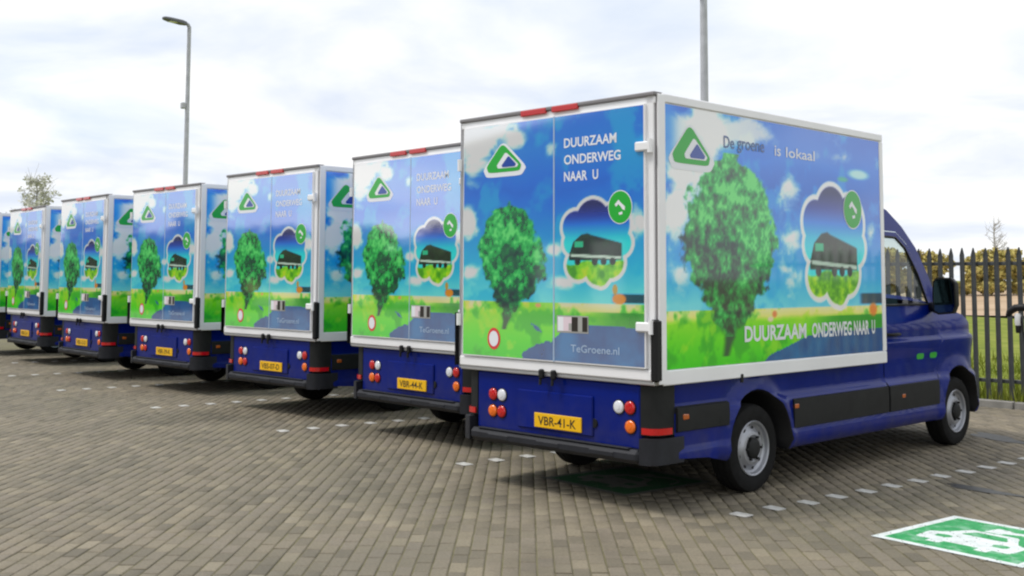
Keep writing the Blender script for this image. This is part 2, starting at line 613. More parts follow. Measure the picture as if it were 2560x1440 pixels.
def paint_side(U, Z):
    hor = 1.45
    im = paint_landscape(U, Z, hor, [(.55, 2.80, .48, .20, 1.0), (.35, 2.45, .42, .28, .8), (1.2, 2.84, .42, .12, .8), (1.75, 2.42, .25, .2, .65), (.2, 2.10, .2, .22, .75),
                                     (1.78, 2.0, .2, .16, .65), (.25, 1.72, .24, .14, .75), (1.75, 1.66, .2, .14, .7), (2.7, 2.75, .35, .08, .5), (3.1, 2.1, .1, .12, .5)], 111)
    im = over(im, (.06, .46, .80), .85 * np.exp(-((U - .12) / .10) ** 2) * st(2.45, 2.62, Z))
    im = over(im, (.42, .50, .80), .5 * np.exp(-((U - 2.0) / .7) ** 2) * st(2.55, 2.8, Z))
    im = over(im, (.02, .20, .28), (1 - st(.005, .02, np.abs(Z - 1.51) - .035)) * st(2.85, 2.95, U))
    im = over(im, (.02, .48, .06), .8 * st(1.9, 2.6, U) * (Z < 1.37))
    n = fbm(U, Z, 4, 171)
    wat = Z < np.interp(U, [1.30, 1.42, 1.95, 2.3, 3.3], [1.0, 1.07, 1.20, 1.235, 1.24]) + .02 * (n - .5)
    wc = ramp(fbm(U, Z, 3, 173), [(.3, (.0, .19, .42)), (.7, (.01, .34, .54))])
    im = np.where(wat[..., None], wc, im)
    im = paint_tree(im, U, Z, .83, 1.11, 2.61, .66, .16, 181)
    im = paint_scene(im, U, Z, 2.46, 1.98, .55, .53, 191)
    for cu, cz, ru, rz, c in ((3.12, 1.41, .10, .08, (.90, .43, .06)), (1.50, 1.40, .05, .04, (.88, .45, .25)), (1.44, 1.36, .06, .03, (.80, .72, .62)), (2.62, 2.56, .12, .03, (.15, .60, .50)), (2.9, 2.62, .25, .06, (.62, .80, .84))):
        im = blob(im, U, Z, cu, cz, ru, rz, c, .6)
    return im


def print_grid(name, u0, u1, z0, z1, step, painter, fmap, parent, film='print', gain=1.95):
    nu = int((u1 - u0) / step) + 1; nz = int((z1 - z0) / step) + 1
    us = np.linspace(u0, u1, nu); zs = np.linspace(z0, z1, nz)
    U, Z = np.meshgrid(us, zs)
    im = np.clip(painter(U, Z), 0, 1)
    L = np.where(im <= .04045, im / 12.92, ((im + .055) / 1.055) ** 2.4)
    L = np.clip(L * gain, 0, .92)
    vs = [fmap(float(a), float(b)) for a, b in zip(U.ravel(), Z.ravel())]
    fs = []
    for j in range(nz - 1):
        for i in range(nu - 1):
            k = j * nu + i
            fs.append((k, k + 1, k + nu + 1, k + nu))
    me = bpy.data.meshes.new(name)
    me.from_pydata(vs, [], fs)
    at = me.attributes.new('print', 'FLOAT_COLOR', 'POINT')
    at.data.foreach_set('color', np.concatenate([L.reshape(-1, 3), np.ones((nu * nz, 1))], 1).astype(np.float32).ravel())
    me.materials.append(MT[film])
    me.update()
    return link(name, me, parent)


# ------------------------------------------------------------------ the truck
BW, BL, ZT, ZB = 2.116, 3.343, 3.02, 0.92
HW = BW / 2
AX_R, AX_F, WR = 1.31, 4.97, 0.345
ARCH_R, ARCH_Z = 0.44, 0.37


def body_x(y, z):
    """Half width of the painted body at height z and distance y from the tail."""
    x = 1.026
    x -= 0.042 * ss(.705, .75, z)
    x += 0.014 * (1 - ss(.42, .465, z))
    if z < .35:
        x -= .05 * ((.35 - z) / .05) ** 1.5
    x += 0.022 * ss(.90, 1.085, z)
    x -= 0.034 * ss(1.09, 1.125, z)
    x -= 0.055 * ss(1.19, 1.42, z) ** 1.3
    if z > 1.40:
        x -= .125 * ((z - 1.40) / .9) ** 1.25
    if y > 5.05:
        x -= .27 * min(1.0, (y - 5.05) / .75) ** 2.4
    if y < .35:
        x -= .03 * ((.35 - y) / .15) ** 2
    for c in (AX_R, AX_F):
        d = math.hypot(y - c, z - ARCH_Z)
        x += .026 * (1 - ss(ARCH_R + .01, ARCH_R + .11, d))
    return x


PROFILE = [(3.40, 2.43), (3.70, 2.42), (3.95, 2.36), (4.20, 2.205), (4.42, 2.0), (4.61, 1.70), (4.74, 1.41), (4.90, 1.385), (5.25, 1.315), (5.50, 1.20), (5.66, 1.05), (5.76, .85), (5.80, .62), (5.78, .44), (5.70, .31)]
DOOR = [(3.43, .47), (3.43, 2.16), (4.05, 2.15), (4.24, 2.03), (4.42, 1.78), (4.58, 1.46), (4.62, 1.30), (4.62, 1.08), (4.56, .88), (4.49, .72), (4.46, .47)]
WINDOW = [(3.475, 1.435), (3.465, 2.10), (4.02, 2.09), (4.18, 1.99), (4.36, 1.74), (4.50, 1.435)]


def arch(c, n=18):
    pts = []
    z0 = .30
    a0 = math.asin((z0 - ARCH_Z) / ARCH_R)
    for i in range(n + 1):
        a = a0 + (math.pi - 2 * a0) * i / n
        pts.append((c + ARCH_R * math.cos(a), ARCH_Z + ARCH_R * math.sin(a)))
    return pts          # from the front foot over the top to the rear foot


def inset(poly, d):
    cx = sum(p[0] for p in poly) / len(poly); cz = sum(p[1] for p in poly) / len(poly)
    return [(cx + (p[0] - cx) * (1 - d / .6), cz + (p[1] - cz) * (1 - d / .8)) for p in poly]


def side_shell(sgn, parent):
    outer = [(.24, .385), (.24, .912), (3.385, .912), (3.385, 2.43)] + PROFILE[1:] + [(5.55, .30)]
    outer += arch(AX_F) + [(4.2, .30), (1.9, .30)] + arch(AX_R) + [(.6, .36)]
    vs, fs = sheet(outer, [DOOR], .05, lambda a, b: (sgn * body_x(a, b), a, b), (.43, .46, .70, .745, 1.085, 1.105, 1.125, 1.2, 1.3, 1.42))
    o = MB().add(vs, fs).build('body_side', 'blue', parent, 50)
    # inner return of each arch, dark
    a = MB()
    for c in (AX_R, AX_F):
        pts = arch(c)
        vs = []
        for y, z in pts:
            x0 = body_x(y, z)
            vs += [(sgn * x0, y, z), (sgn * (x0 - .012), AX_R * 0 + y - (y - c) * .03, z - (z - ARCH_Z) * .03), (sgn * .60, y - (y - c) * .03, z - (z - ARCH_Z) * .03)]
        fs = []
        for i in range(len(pts) - 1):
            for k in (0, 1):
                fs.append((i * 3 + k, i * 3 + 3 + k, i * 3 + 4 + k, i * 3 + 1 + k))
        al = MB().add(vs, fs)
        al.build('wheel_arch', 'black', parent, 50)
    return o


def build_door(sgn, parent):
    d = [(a, b) for a, b in inset(DOOR, .008)]
    vs, fs = sheet(d, [WINDOW], .045, lambda a, b: (sgn * (body_x(a, b) + .002), a, b), (.70, .745, 1.085, 1.105, 1.125, 1.2, 1.3, 1.42))
    o = MB().add(vs, fs).build('door', 'blue', parent, 50)
    vs, fs = sheet(WINDOW, [], .12, lambda a, b: (sgn * (body_x(a, b) - .008), a, b))
    MB().add(vs, fs).build('window', 'glass', o, 0)
    pts = [(sgn * (body_x(a, b) + .001), a, b) for a, b in densify(WINDOW, .08)]
    MB().tube(pts, .013, 6, closed=True).build('window_seal', 'black', o, 60)
    h = MB()
    xx = body_x(3.6, 1.165)
    h.tube([(sgn * (xx), 3.52, 1.165), (sgn * (xx + .045), 3.54, 1.165), (sgn * (xx + .05), 3.62, 1.165), (sgn * (xx + .045), 3.70, 1.165), (sgn * xx, 3.72, 1.165)], .016, 8)
    h.build('handle', 'black', o, 60)
    # round green stickers on the door and wing
    for y, z in ((4.16, .937), (4.44, .937)):
        s_ = MB()
        n = 20
        ol = rounded([(-.075, -.028), (.075, -.028), (.075, .028), (-.075, .028)], 3, .3)
        vs = [(sgn * (body_x(y + q[0], z + q[1]) + .005), y + q[0], z + q[1]) for q in ol]
        s_.add(vs, [tuple(range(len(ol)))]).build('sticker', 'green', o, 0)
    return o


def make_truck():
    T = empty('delivery_truck')
    # ---- cargo box
    cb = MB().cbox((-HW + .004, .03, ZB + .012), (HW - .004, BL, ZT), .02)
    box = cb.build('cargo_box', 'white', T)
    # side rails, top and bottom, both sides
    for s in (1, -1):
        MB().cbox((s * (HW - .01), .05, ZB), (s * (HW + .010), BL + .004, ZB + .105), .006).build('bottom_rail', 'white', T)
        MB().cbox((s * (HW - .01), .05, ZT - .062), (s * (HW + .008), BL + .004, ZT + .006), .012).build('top_rail', 'white', T)
        MB().cbox((s * (HW - .01), BL - .055, ZB + .107), (s * (HW + .007), BL + .007, ZT - .064), .006).build('front_post', 'white', T)
        MB().cbox((s * (HW - .09), -.012, ZB + .03), (s * (HW - .022), .06, ZT - .01), .006).build('rear_post', 'white', T)
        MB().cbox((s * (HW - .020), .002, ZB + .03), (s * (HW - .006), .06, ZT - .01), .003).build('gasket', 'seal', T)
        MB().cbox((s * (HW - .004), .0, ZB + .01), (s * (HW + .012), .085, ZT - .005), .005).build('corner_profile', 'white', T)
        # rubber buffer at the lower corner
        MB().cbox((s * (HW - .045), -.045, ZB + .03), (s * (HW + .018), .03, ZB + .47), .014).build('corner_buffer', 'black', T)
        for z in (2.635, 1.335):
            h = MB().cbox((s * (HW - .165), -.062, z - .035), (s * (HW - .03), -.037, z + .035), .01)
            h.tube([(s * (HW - .03), -.045, z - .05), (s * (HW - .03), -.045, z + .05)], .02, 10)
            h.build('hinge', 'white', T)
    MB().cbox((-HW + .01, -.012, ZT - .075), (HW - .01, .06, ZT - .02), .006).build('header_rail', 'white', T)
    MB().cbox((-HW, -.03, ZT - .02), (HW, .08, ZT + .012), .008).build('roof_edge_trim', 'seal', T)
    MB().cbox((-HW + .01, -.020, ZB + .03), (HW - .045, .05, ZB + .112), .01).build('sill_rail', 'white', T)
    MB().cbox((-HW + .015, -.010, ZB), (HW - .03, .05, ZB + .028), .006).build('sill_lip', 'alu', T)
    for a, b in ((-1.365, -1.085), (-1.02, -.745)):
        MB().cbox((a + HW, -.040, ZT - .042), (b + HW, -.014, ZT + .006), .006).build('marker_lamp', 'red', T)
    for xx in (-1.13, -1.0):
        l = MB().cbox((xx + HW - .022, -.05, .90), (xx + HW + .022, -.008, .975), .01)
        l.tube([(xx + HW, -.04, .90), (xx + HW, -.045, .855)], .012, 8)
        l.build('latch', 'black', T)
    # ---- rear doors with the print
    yd = -.036
    doors = {}
    for nm, a, b in (('l', -2.052, -.994), ('r', -.986, -.084)):
        d = MB().cbox((a + HW, yd, 1.036), (b + HW, -.006, 2.950), .005).build('rear_door', 'white', T)
        doors[nm] = d
        print_grid('door_print', a + .012 if nm == 'l' else a + .004, b - .004 if nm == 'l' else b - .012, 1.048, 2.938, .0090, paint_rear, lambda u, z: (u + HW, yd - .001, z), d)
    MB().cbox((-.9955 + HW, yd - .004, 1.04), (-.9845 + HW, -.008, 2.945), .002).build('door_seam_trim', 'letter_pale', T)

    def rear(off):
        return lambda a, b: (a, yd - off, b)

    def rt_text(name, body, x0, z0, w, h, m_, door, bold=.02):
        link(name, text_mesh(name, body, w, h, lambda a, b: (x0 + HW + a, yd - .003, z0 + b), m_, bold), doors[door])
    rt_text('slogan_lettering', 'DUURZAAM', -.88, 2.685, .53, .075, 'letter', 'r')
    rt_text('slogan_lettering', 'ONDERWEG', -.88, 2.555, .57, .075, 'letter', 'r')
    rt_text('slogan_lettering', 'NAAR', -.88, 2.425, .24, .075, 'letter', 'r')
    rt_text('slogan_lettering', 'U', -.585, 2.425, .055, .075, 'letter', 'r')
    rt_text('address_lettering', 'TeGroene.nl', -.81, 1.125, .48, .055, 'letter_pale', 'r', .0)
    logo_mesh(doors['l'], -1.76, 2.545, .42, .24, lambda a, b, k: (a + HW, yd - .002 - .0015 * k, b))
    badge_mesh(doors['r'], -.318, 2.205, .118, lambda a, b, k: (a + HW, yd - .002 - .0015 * k, b))
    # speed sticker
    s_ = MB()
    for k, (r, mi) in enumerate(((.088, 0), (.063, 1))):
        n = 28
        s_.add([(-1.662 + HW + r * .86 * math.cos(2 * math.pi * i / n), yd - .003 - .0015 * k, 1.19 + r * math.sin(2 * math.pi * i / n)) for i in range(n)], [tuple(range(n))], mi)
    s_.build('speed_sticker', ['signred', 'letter'], doors['l'], 0, False)
    rt_text('speed_number', '80', -1.692, 1.168, .06, .045, 'greyfilm', 'l', 0)
    # picture sticker on the right door
    p_ = MB()
    for a, b, c, d, mi in ((-.955, -.630, 1.268, 1.398, 3), (-.945, -.885, 1.280, 1.388, 0), (-.885, -.80, 1.280, 1.388, 1), (-.80, -.735, 1.280, 1.388, 2), (-.735, -.69, 1.280, 1.388, 4), (-.69, -.640, 1.280, 1.388, 2), (-.83, -.80, 1.285, 1.34, 4)):
        k = .003 if mi == 3 else .0045 + .0002 * mi
        p_.add([(a + HW, yd - k, c), (b + HW, yd - k, c), (b + HW, yd - k, d), (a + HW, yd - k, d)], [(0, 1, 2, 3)], mi)
    p_.build('picture_sticker', ['letter', 'pink', 'ink', 'greyfilm', 'greyfilm'], doors['r'], 0, False)
    # ---- side prints
    xs = HW + .0005
    pr = print_grid('side_print', .092, 3.283, 1.030, 2.952, .0098, paint_side, lambda u, z: (xs, u, z), box, 'side_film', 1.60)

    def sd_text(body, y0, z0, w, h, m_, bold=.02):
        return link('slogan_lettering', text_mesh('slogan_lettering', body, w, h, lambda a, b: (xs + .003, y0 + a, z0 + b), m_, bold), box)
    items = [pr]
    items.append(sd_text('DUURZAAM', 1.07, 1.19, .90, .125, 'letter', .03))
    items.append(sd_text('ONDERWEG', 2.06, 1.19, .66, .125, 'letter', .03))
    items.append(sd_text('NAAR', 2.76, 1.19, .27, .125, 'letter', .03))
    items.append(sd_text('U', 3.08, 1.19, .06, .125, 'letter', .03))
    items.append(sd_text('De', .82, 2.69, .14, .095, 'letter_grey', .01))
    items.append(sd_text('groene', 1.0, 2.665, .38, .10, 'letter_grey', .01))
    items.append(sd_text('is', 1.53, 2.685, .09, .085, 'letter', .01))
    items.append(sd_text('lokaal', 1.70, 2.685, .45, .085, 'letter', .01))
    items.append(logo_mesh(box, .17, 2.53, .48, .30, lambda a, b, k: (xs + .002 + .0015 * k, a, b)))
    items.append(badge_mesh(box, 2.78, 2.30, .165, lambda a, b, k: (xs + .002 + .0015 * k, a, b)))
    for it in items:                       # the same film on the other flank
        c = it.copy(); COL.objects.link(c); c.parent = box
        c.location = (0, BL, 0); c.rotation_euler = (0, 0, math.pi)
    # small black clip under the rail
    for s in (1, -1):
        MB().cbox((s * HW, 1.0, .885), (s * (HW + .018), 1.03, .95), .004).build('rail_clip', 'black', T)
    # ---- tail of the chassis
    MB().cbox((-.865, .028, .45), (.865, .09, .915), .012).build('rear_panel', 'blue', T)
    MB().cbox((-.865, .034, .43), (.865, .088, .449), .004).build('panel_lip', 'black', T)
    rp = MB().cbox((-.38, .010, .50), (.42, .029, .80), .012)
    rp.build('plate_recess', 'blue', T)
    for s in (1, -1):
        plan = [(.868, .03), (.955, .035), (.995, .075), (1.008, .16), (1.01, .245), (.868, .245)]
        c = MB().prism(plan, lambda a, b, d: (s * a, b, .555 + d), .36)
        c.build('rear_corner', 'strip', T, 50)
        plan = [(.90, -.03), (.97, -.015), (1.015, .04), (1.03, .16), (1.03, .33), (.90, .33)]
        MB().prism(plan, lambda a, b, d: (s * a, b, .355 + d), .185).build('bumper_corner', 'bumper', T, 50)
        pl = [(.885, .018), (.965, .024), (1.010, .068), (1.024, .16), (1.024, .20), (.99, .20), (.99, .09), (.95, .04), (.885, .03)]
        MB().prism(pl, lambda a, b, d: (s * a, b, .565 + d), .045).build('reflector', 'red', T, 50)
    b = MB().cbox((-.90, -.040, .355), (.90, .12, .455), .03)
    b.cbox((-.80, -.030, .454), (.80, .02, .464), .003)
    for xx in (-.55, 0, .55):
        b.cbox((xx - .12, -.046, .385), (xx + .12, -.03, .425), .006)
    b.build('bumper', 'bumper', T)

    def lamp(x, z, m_):
        l = MB()
        l.lathe([(0, -.016), (.018, -.0155), (.020, -.012), (.034, -.011), (.046, -.006), (.048, .0), (.048, .02)], (x + HW, .02, z), 'y', 20, 0, 1)
        l.lathe([(.048, .002), (.055, .002), (.056, .02)], (x + HW, .02, z), 'y', 20, 1, 1)
        l.build('tail_lamp', [m_, 'black'], T, 50)
    for x, z, m_ in ((-1.73, .735, 'red'), (-1.626, .734, 'clear'), (-1.734, .60, 'orange'), (-1.63, .60, 'red'), (-.388, .742, 'clear'), (-.282, .745, 'red'), (-.279, .608, 'orange')):
        lamp(x, z, m_)
    for x in (-1.37, -.63):
        MB().lathe([(0, -.004), (.032, -.004), (.036, .01)], (x + HW, .022, .60), 'y', 16, 0).build('tow_cover', 'black', T)
    P = MB().cbox((-1.235 + HW, -.004, .520), (-.738 + HW, .0095, .632), .004).build('number_plate', 'plate', T)
    link('plate_lettering', text_mesh('plate_lettering', 'VBR-41-K', .40, .068, lambda a, c: (-1.19 + HW + a, -.0055, .542 + c), 'ink', .01), P)
    # ---- painted body
    for s in (1, -1):
        side_shell(s, T)
        build_door(s, T)
        for y0, y1, z0, z1 in ((.25, .865, .565, .755), (1.80, 3.41, .455, .705), (3.44, 4.45, .455, .705)):
            r = MB()
            n = max(2, int((y1 - y0) / .12))
            for i in range(n):
                a0, a1 = y0 + (y1 - y0) * i / n, y0 + (y1 - y0) * (i + 1) / n
                sec = []
                for yy in (a0, a1):
                    x = max(body_x(yy, .6), 1.018)
                    sec.append([(s * (x - .01), yy, z0), (s * (x + .016), yy, z0 + .012), (s * (x + .020), yy, (z0 + z1) / 2), (s * (x + .016), yy, z1 - .012), (s * (x - .01), yy, z1)])
                r.add(sec[0] + sec[1], [(k, k + 1, k + 6, k + 5) for k in range(4)])
                if i == 0: r.add(sec[0], [(0, 1, 2, 3, 4)])
                if i == n - 1: r.add(sec[1], [(0, 1, 2, 3, 4)])
            r.build('rub_strip', 'strip', T, 60)
        for y, z in ((.34, .677), (1.835, .640), (3.70, .592)):
            MB().cbox((s * 1.02, y - .035, z - .022), (s * 1.048, y + .035, z + .022), .008).build('side_marker', 'amber_dull', T)
    # ---- roof, windscreen, bonnet, front
    pf = []
    for i in range(len(PROFILE) - 1):
        k = 4
        for j in range(k):
            t = j / k
            p0 = PROFILE[max(i - 1, 0)]; p1 = PROFILE[i]; p2 = PROFILE[i + 1]; p3 = PROFILE[min(i + 2, len(PROFILE) - 1)]
            if j == 0:
                pf.append(p1)
            else:
                pf.append((p1[0] + (p2[0] - p1[0]) * t, p1[1] + (p2[1] - p1[1]) * t))
    pf.append(PROFILE[-1])

    def crown(i):
        y, z = pf[i]
        if i < 10: return .06
        if i <= 24: return .06 + .12 * ss(10, 20, i)
        if i <= 40: return .09 + .13 * ss(34, 42, i)
        return .22

    def strip(i0, i1):
        nc = 17
        vs = []
        for i in range(i0, i1 + 1):
            y, z = pf[i]
            a = pf[max(i - 1, 0)]; c = pf[min(i + 1, len(pf) - 1)]
            ty, tz = c[0] - a[0], c[1] - a[1]
            L_ = math.hypot(ty, tz); ny, nz = -tz / L_, ty / L_
            if ny * 1 + nz < 0 and False: ny, nz = -ny, -nz
            ny, nz = (tz / -L_, ty / L_)
            xh = body_x(y, z)
            for k in range(nc):
                u = -1 + 2 * k / (nc - 1)
                cr = crown(i) * (1 - abs(u) ** 2.4)
                vs.append((u * xh, y + ny * cr, z + nz * cr))
        fs = []
        for i in range(i1 - i0):
            for k in range(nc - 1):
                q = i * nc + k
                fs.append((q, q + 1, q + nc + 1, q + nc))
        return MB().add(vs, fs)
    strip(0, 10).build('cab_roof', 'blue', T, 50)
    strip(10, 24).build('windscreen', 'glass_dark', T, 50)
    strip(24, 41).build('bonnet', 'blue', T, 50)
    strip(41, 47).build('grille', 'black', T, 50)
    strip(47, len(pf) - 1).build('front_bumper', 'strip', T, 50)
    # cab bulkhead and floor
    MB().cbox((-.95, 3.405, .60), (.95, 3.425, 2.02), .004).build('bulkhead', 'dark', T)
    MB().cbox((-.94, 3.43, .60), (.94, 5.2, .64), .004).build('cab_floor', 'dark', T)
    MB().cbox((-.88, 4.42, 1.02), (.88, 4.85, 1.385), .06).build('dashboard', 'black', T)
    for x in (-.52, .52):
        s_ = MB()
        s_.cbox((x - .25, 3.55, .95), (x + .25, 4.02, 1.10), .05)
        s_.cbox((x - .24, 3.48, 1.08), (x + .24, 3.62, 1.66), .05)
        so_ = s_.build('seat', 'fabric', T, 50)
        h = MB().cbox((x - .13, 3.50, 1.72), (x + .13, 3.60, 1.93), .04)
        h.tube([(x - .06, 3.55, 1.64), (x - .06, 3.55, 1.75)], .008, 6); h.tube([(x + .06, 3.55, 1.64), (x + .06, 3.55, 1.75)], .008, 6)
        h.build('headrest', 'fabric', so_, 50)
    sw = MB().tube([(-.52 + .19 * math.cos(t), 4.36 + .19 * math.sin(t) * .35, 1.42 + .19 * math.sin(t)) for t in [2 * math.pi * k / 20 for k in range(20)]], .016, 6, closed=True)
    sw.build('steering_wheel', 'black', T, 60)
    # headlamps
    for s in (1, -1):
        pts = [(5.36, 1.13), (5.52, 1.10), (5.64, 1.02), (5.70, .90), (5.62, .86), (5.46, .98)]
        vs, fs = sheet(pts, [], .08, lambda a, c: (s * (body_x(a, c) + .006), a, c))
        MB().add(vs, fs).build('headlamp', 'clear', T, 50)
    # ---- underbody
    u = MB().cbox((-.62, .10, .33), (.62, 5.3, .93), .03)
    u.cbox((-.97, 1.80, .31), (.97, 4.30, .62), .04)
    u.cbox((-.86, .10, .60), (.86, .80, .915), .02)
    u.tube([(-.85, AX_R, WR), (.85, AX_R, WR)], .06, 10)
    u.tube([(-.85, AX_F, WR), (.85, AX_F, WR)], .06, 10)
    u.cbox((-.9, 1.7, .80), (.9, 3.35, .925), .02)
    u.build('underbody', 'dark', T)
    # ---- wheels
    for s in (1, -1):
        for ay in (AX_R, AX_F):
            c = (s * .975, ay, WR)
            t = MB().lathe([(.212, -.205), (.245, -.212), (.30, -.205), (.333, -.185), (.345, -.15), (.345, -.125), (.339, -.122), (.339, -.115), (.345, -.112), (.345, -.075), (.339, -.072), (.339, -.065), (.345, -.062), (.344, -.035), (.330, -.008), (.295, .004), (.250, .002), (.214, -.010), (.205, -.03)], c, 'x', 48, 0, s)
            wh = t.build('wheel', 'rubber', T, 30)
            r = MB().lathe([(.207, -.20), (.200, -.18), (.198, -.04), (.212, -.016), (.217, -.006), (.211, .002), (.200, -.004), (.192, -.030), (.172, -.045), (.150, -.035), (.128, -.012), (.105, -.008), (.080, -.020), (.0, -.022)], c, 'x', 40, 0, s)
            for k in range(9):
                a = 2 * math.pi * k / 9
                n = 10
                vs = [(c[0] + s * (-.0385 + .004), c[1] + .160 * math.cos(a) + .018 * math.cos(q) * -math.sin(a) + .012 * math.sin(q) * math.cos(a), c[2] + .160 * math.sin(a) + .018 * math.cos(q) * math.cos(a) + .012 * math.sin(q) * math.sin(a)) for q in [2 * math.pi * i / n for i in range(n)]]
                r.add(vs, [tuple(range(n))], 1)
            r.build('rim', ['rim', 'black'], wh, 30)
            h = MB().lathe([(.082, -.022), (.080, .004), (.066, .014), (.04, .018), (0, .020)], c, 'x', 24, 0, s)
            for k in range(6):
                a = 2 * math.pi * k / 6
                h.lathe([(.011, -.012), (.011, .010), (.0, .012)], (c[0], c[1] + .095 * math.cos(a), c[2] + .095 * math.sin(a)), 'x', 6, 0, s)
            h.build('hub_cap', 'strip', wh, 40)
    # ---- door mirrors
    for s in (1, -1):
        mo = MB()
        x0 = 1.17
        prof = [(-.105, -.16), (-.115, .0), (-.105, .14), (-.07, .175), (.07, .175), (.115, .13), (.12, -.10), (.09, -.17), (-.06, -.185)]
        yb = 4.27
        n = len(prof)
        rings = []
        for d, sc in ((0, 1.0), (.06, 1.0), (.11, .86), (.135, .55)):
            rings.append([(s * (x0 + a * sc + .02), yb + d, 1.525 + b * sc) for a, b in prof])
        vs = sum(rings, [])
        fs = [tuple(range(n))[::-1], tuple((len(rings) - 1) * n + k for k in range(n))]
        for r in range(len(rings) - 1):
            fs += [(r * n + k, r * n + (k + 1) % n, (r + 1) * n + (k + 1) % n, (r + 1) * n + k) for k in range(n)]
        mo.add(vs, fs)
        mo.tube([(s * .93, 4.56, 1.41), (s * 1.02, 4.48, 1.385), (s * 1.14, 4.36, 1.40)], [.05, .04, .05], 10)
        mob = mo.build('mirror', 'black', T, 40)
        g = MB().add([(s * (x0 + a * .88 + .02), yb - .003, 1.525 + b * .9) for a, b in prof], [tuple(range(n))])
        g.build('mirror_glass', 'mirror', mob, 0)
    return T


def rounded(pts, k=4, w=.28):
    """Round the corners of an outline."""
    o = []
    n = len(pts)
    for i in range(n):
        p0, p1, p2 = Vector(pts[i - 1]), Vector(pts[i]), Vector(pts[(i + 1) % n])
        a = p1 + (p0 - p1) * w; b = p1 + (p2 - p1) * w
        for j in range(k + 1):
            t = j / k
            q = a * (1 - t) ** 2 + p1 * 2 * t * (1 - t) + b * t * t
            o.append((q.x, q.y))
    return o


def logo_mesh(parent, u0, z0, w, h, fmap):
    """Green rounded peak with a white peak and a small blue peak inside."""
    sh = [(rounded([(.47, 1.08), (1.12, .12), (.98, -.16), (.0, -.16), (-.10, .12)], 4, .2), 1),
          (rounded([(.45, 1.0), (.98, .22), (.93, .0), (.06, .0), (.0, .22)], 4, .2), 0),
          (rounded([(.55, .68), (.90, .22), (.86, .13), (.33, .13), (.30, .24)], 4, .15), 1),
          (rounded([(.63, .54), (.84, .24), (.81, .16), (.46, .16), (.44, .23)], 3, .15), 2)]
    m_ = MB()
    for k, (pts, mi) in enumerate(sh):
        m_.add([fmap(u0 + w * a, z0 + h * b, k) for a, b in pts], [tuple(range(len(pts)))], mi)
    return m_.build('logo', ['green', 'letter', 'logo_blue'], parent, 0, False)


def badge_mesh(parent, u, z, r, fmap):
    """Round green seal with a pale arrow-like mark."""
    n = 32
    m_ = MB()
    for k, (rr, mi) in enumerate(((1.06, 1), (1.0, 0))):
        m_.add([fmap(u + r * rr * .93 * math.cos(2 * math.pi * i / n), z + r * rr * math.sin(2 * math.pi * i / n), k) for i in range(n)], [tuple(range(n))], mi)
    mark = [(-.42, .18), (-.1, .46), (.05, .30), (.42, .02), (.40, -.22), (.2, -.14), (.05, .05), (-.12, .18), (-.30, .02)]
    m_.add([fmap(u + r * a, z + r * b, 2) for a, b in mark], [tuple(range(len(mark)))], 1)
    m_.add([fmap(u + r * a, z + r * b, 2) for a, b in [(-.1, -.35), (.2, -.28), (.22, -.45), (-.05, -.50)]], [(0, 1, 2, 3)], 1)
    return m_.build('badge', ['green', 'letter'], parent, 0, False)


# ------------------------------------------------------------------ ground


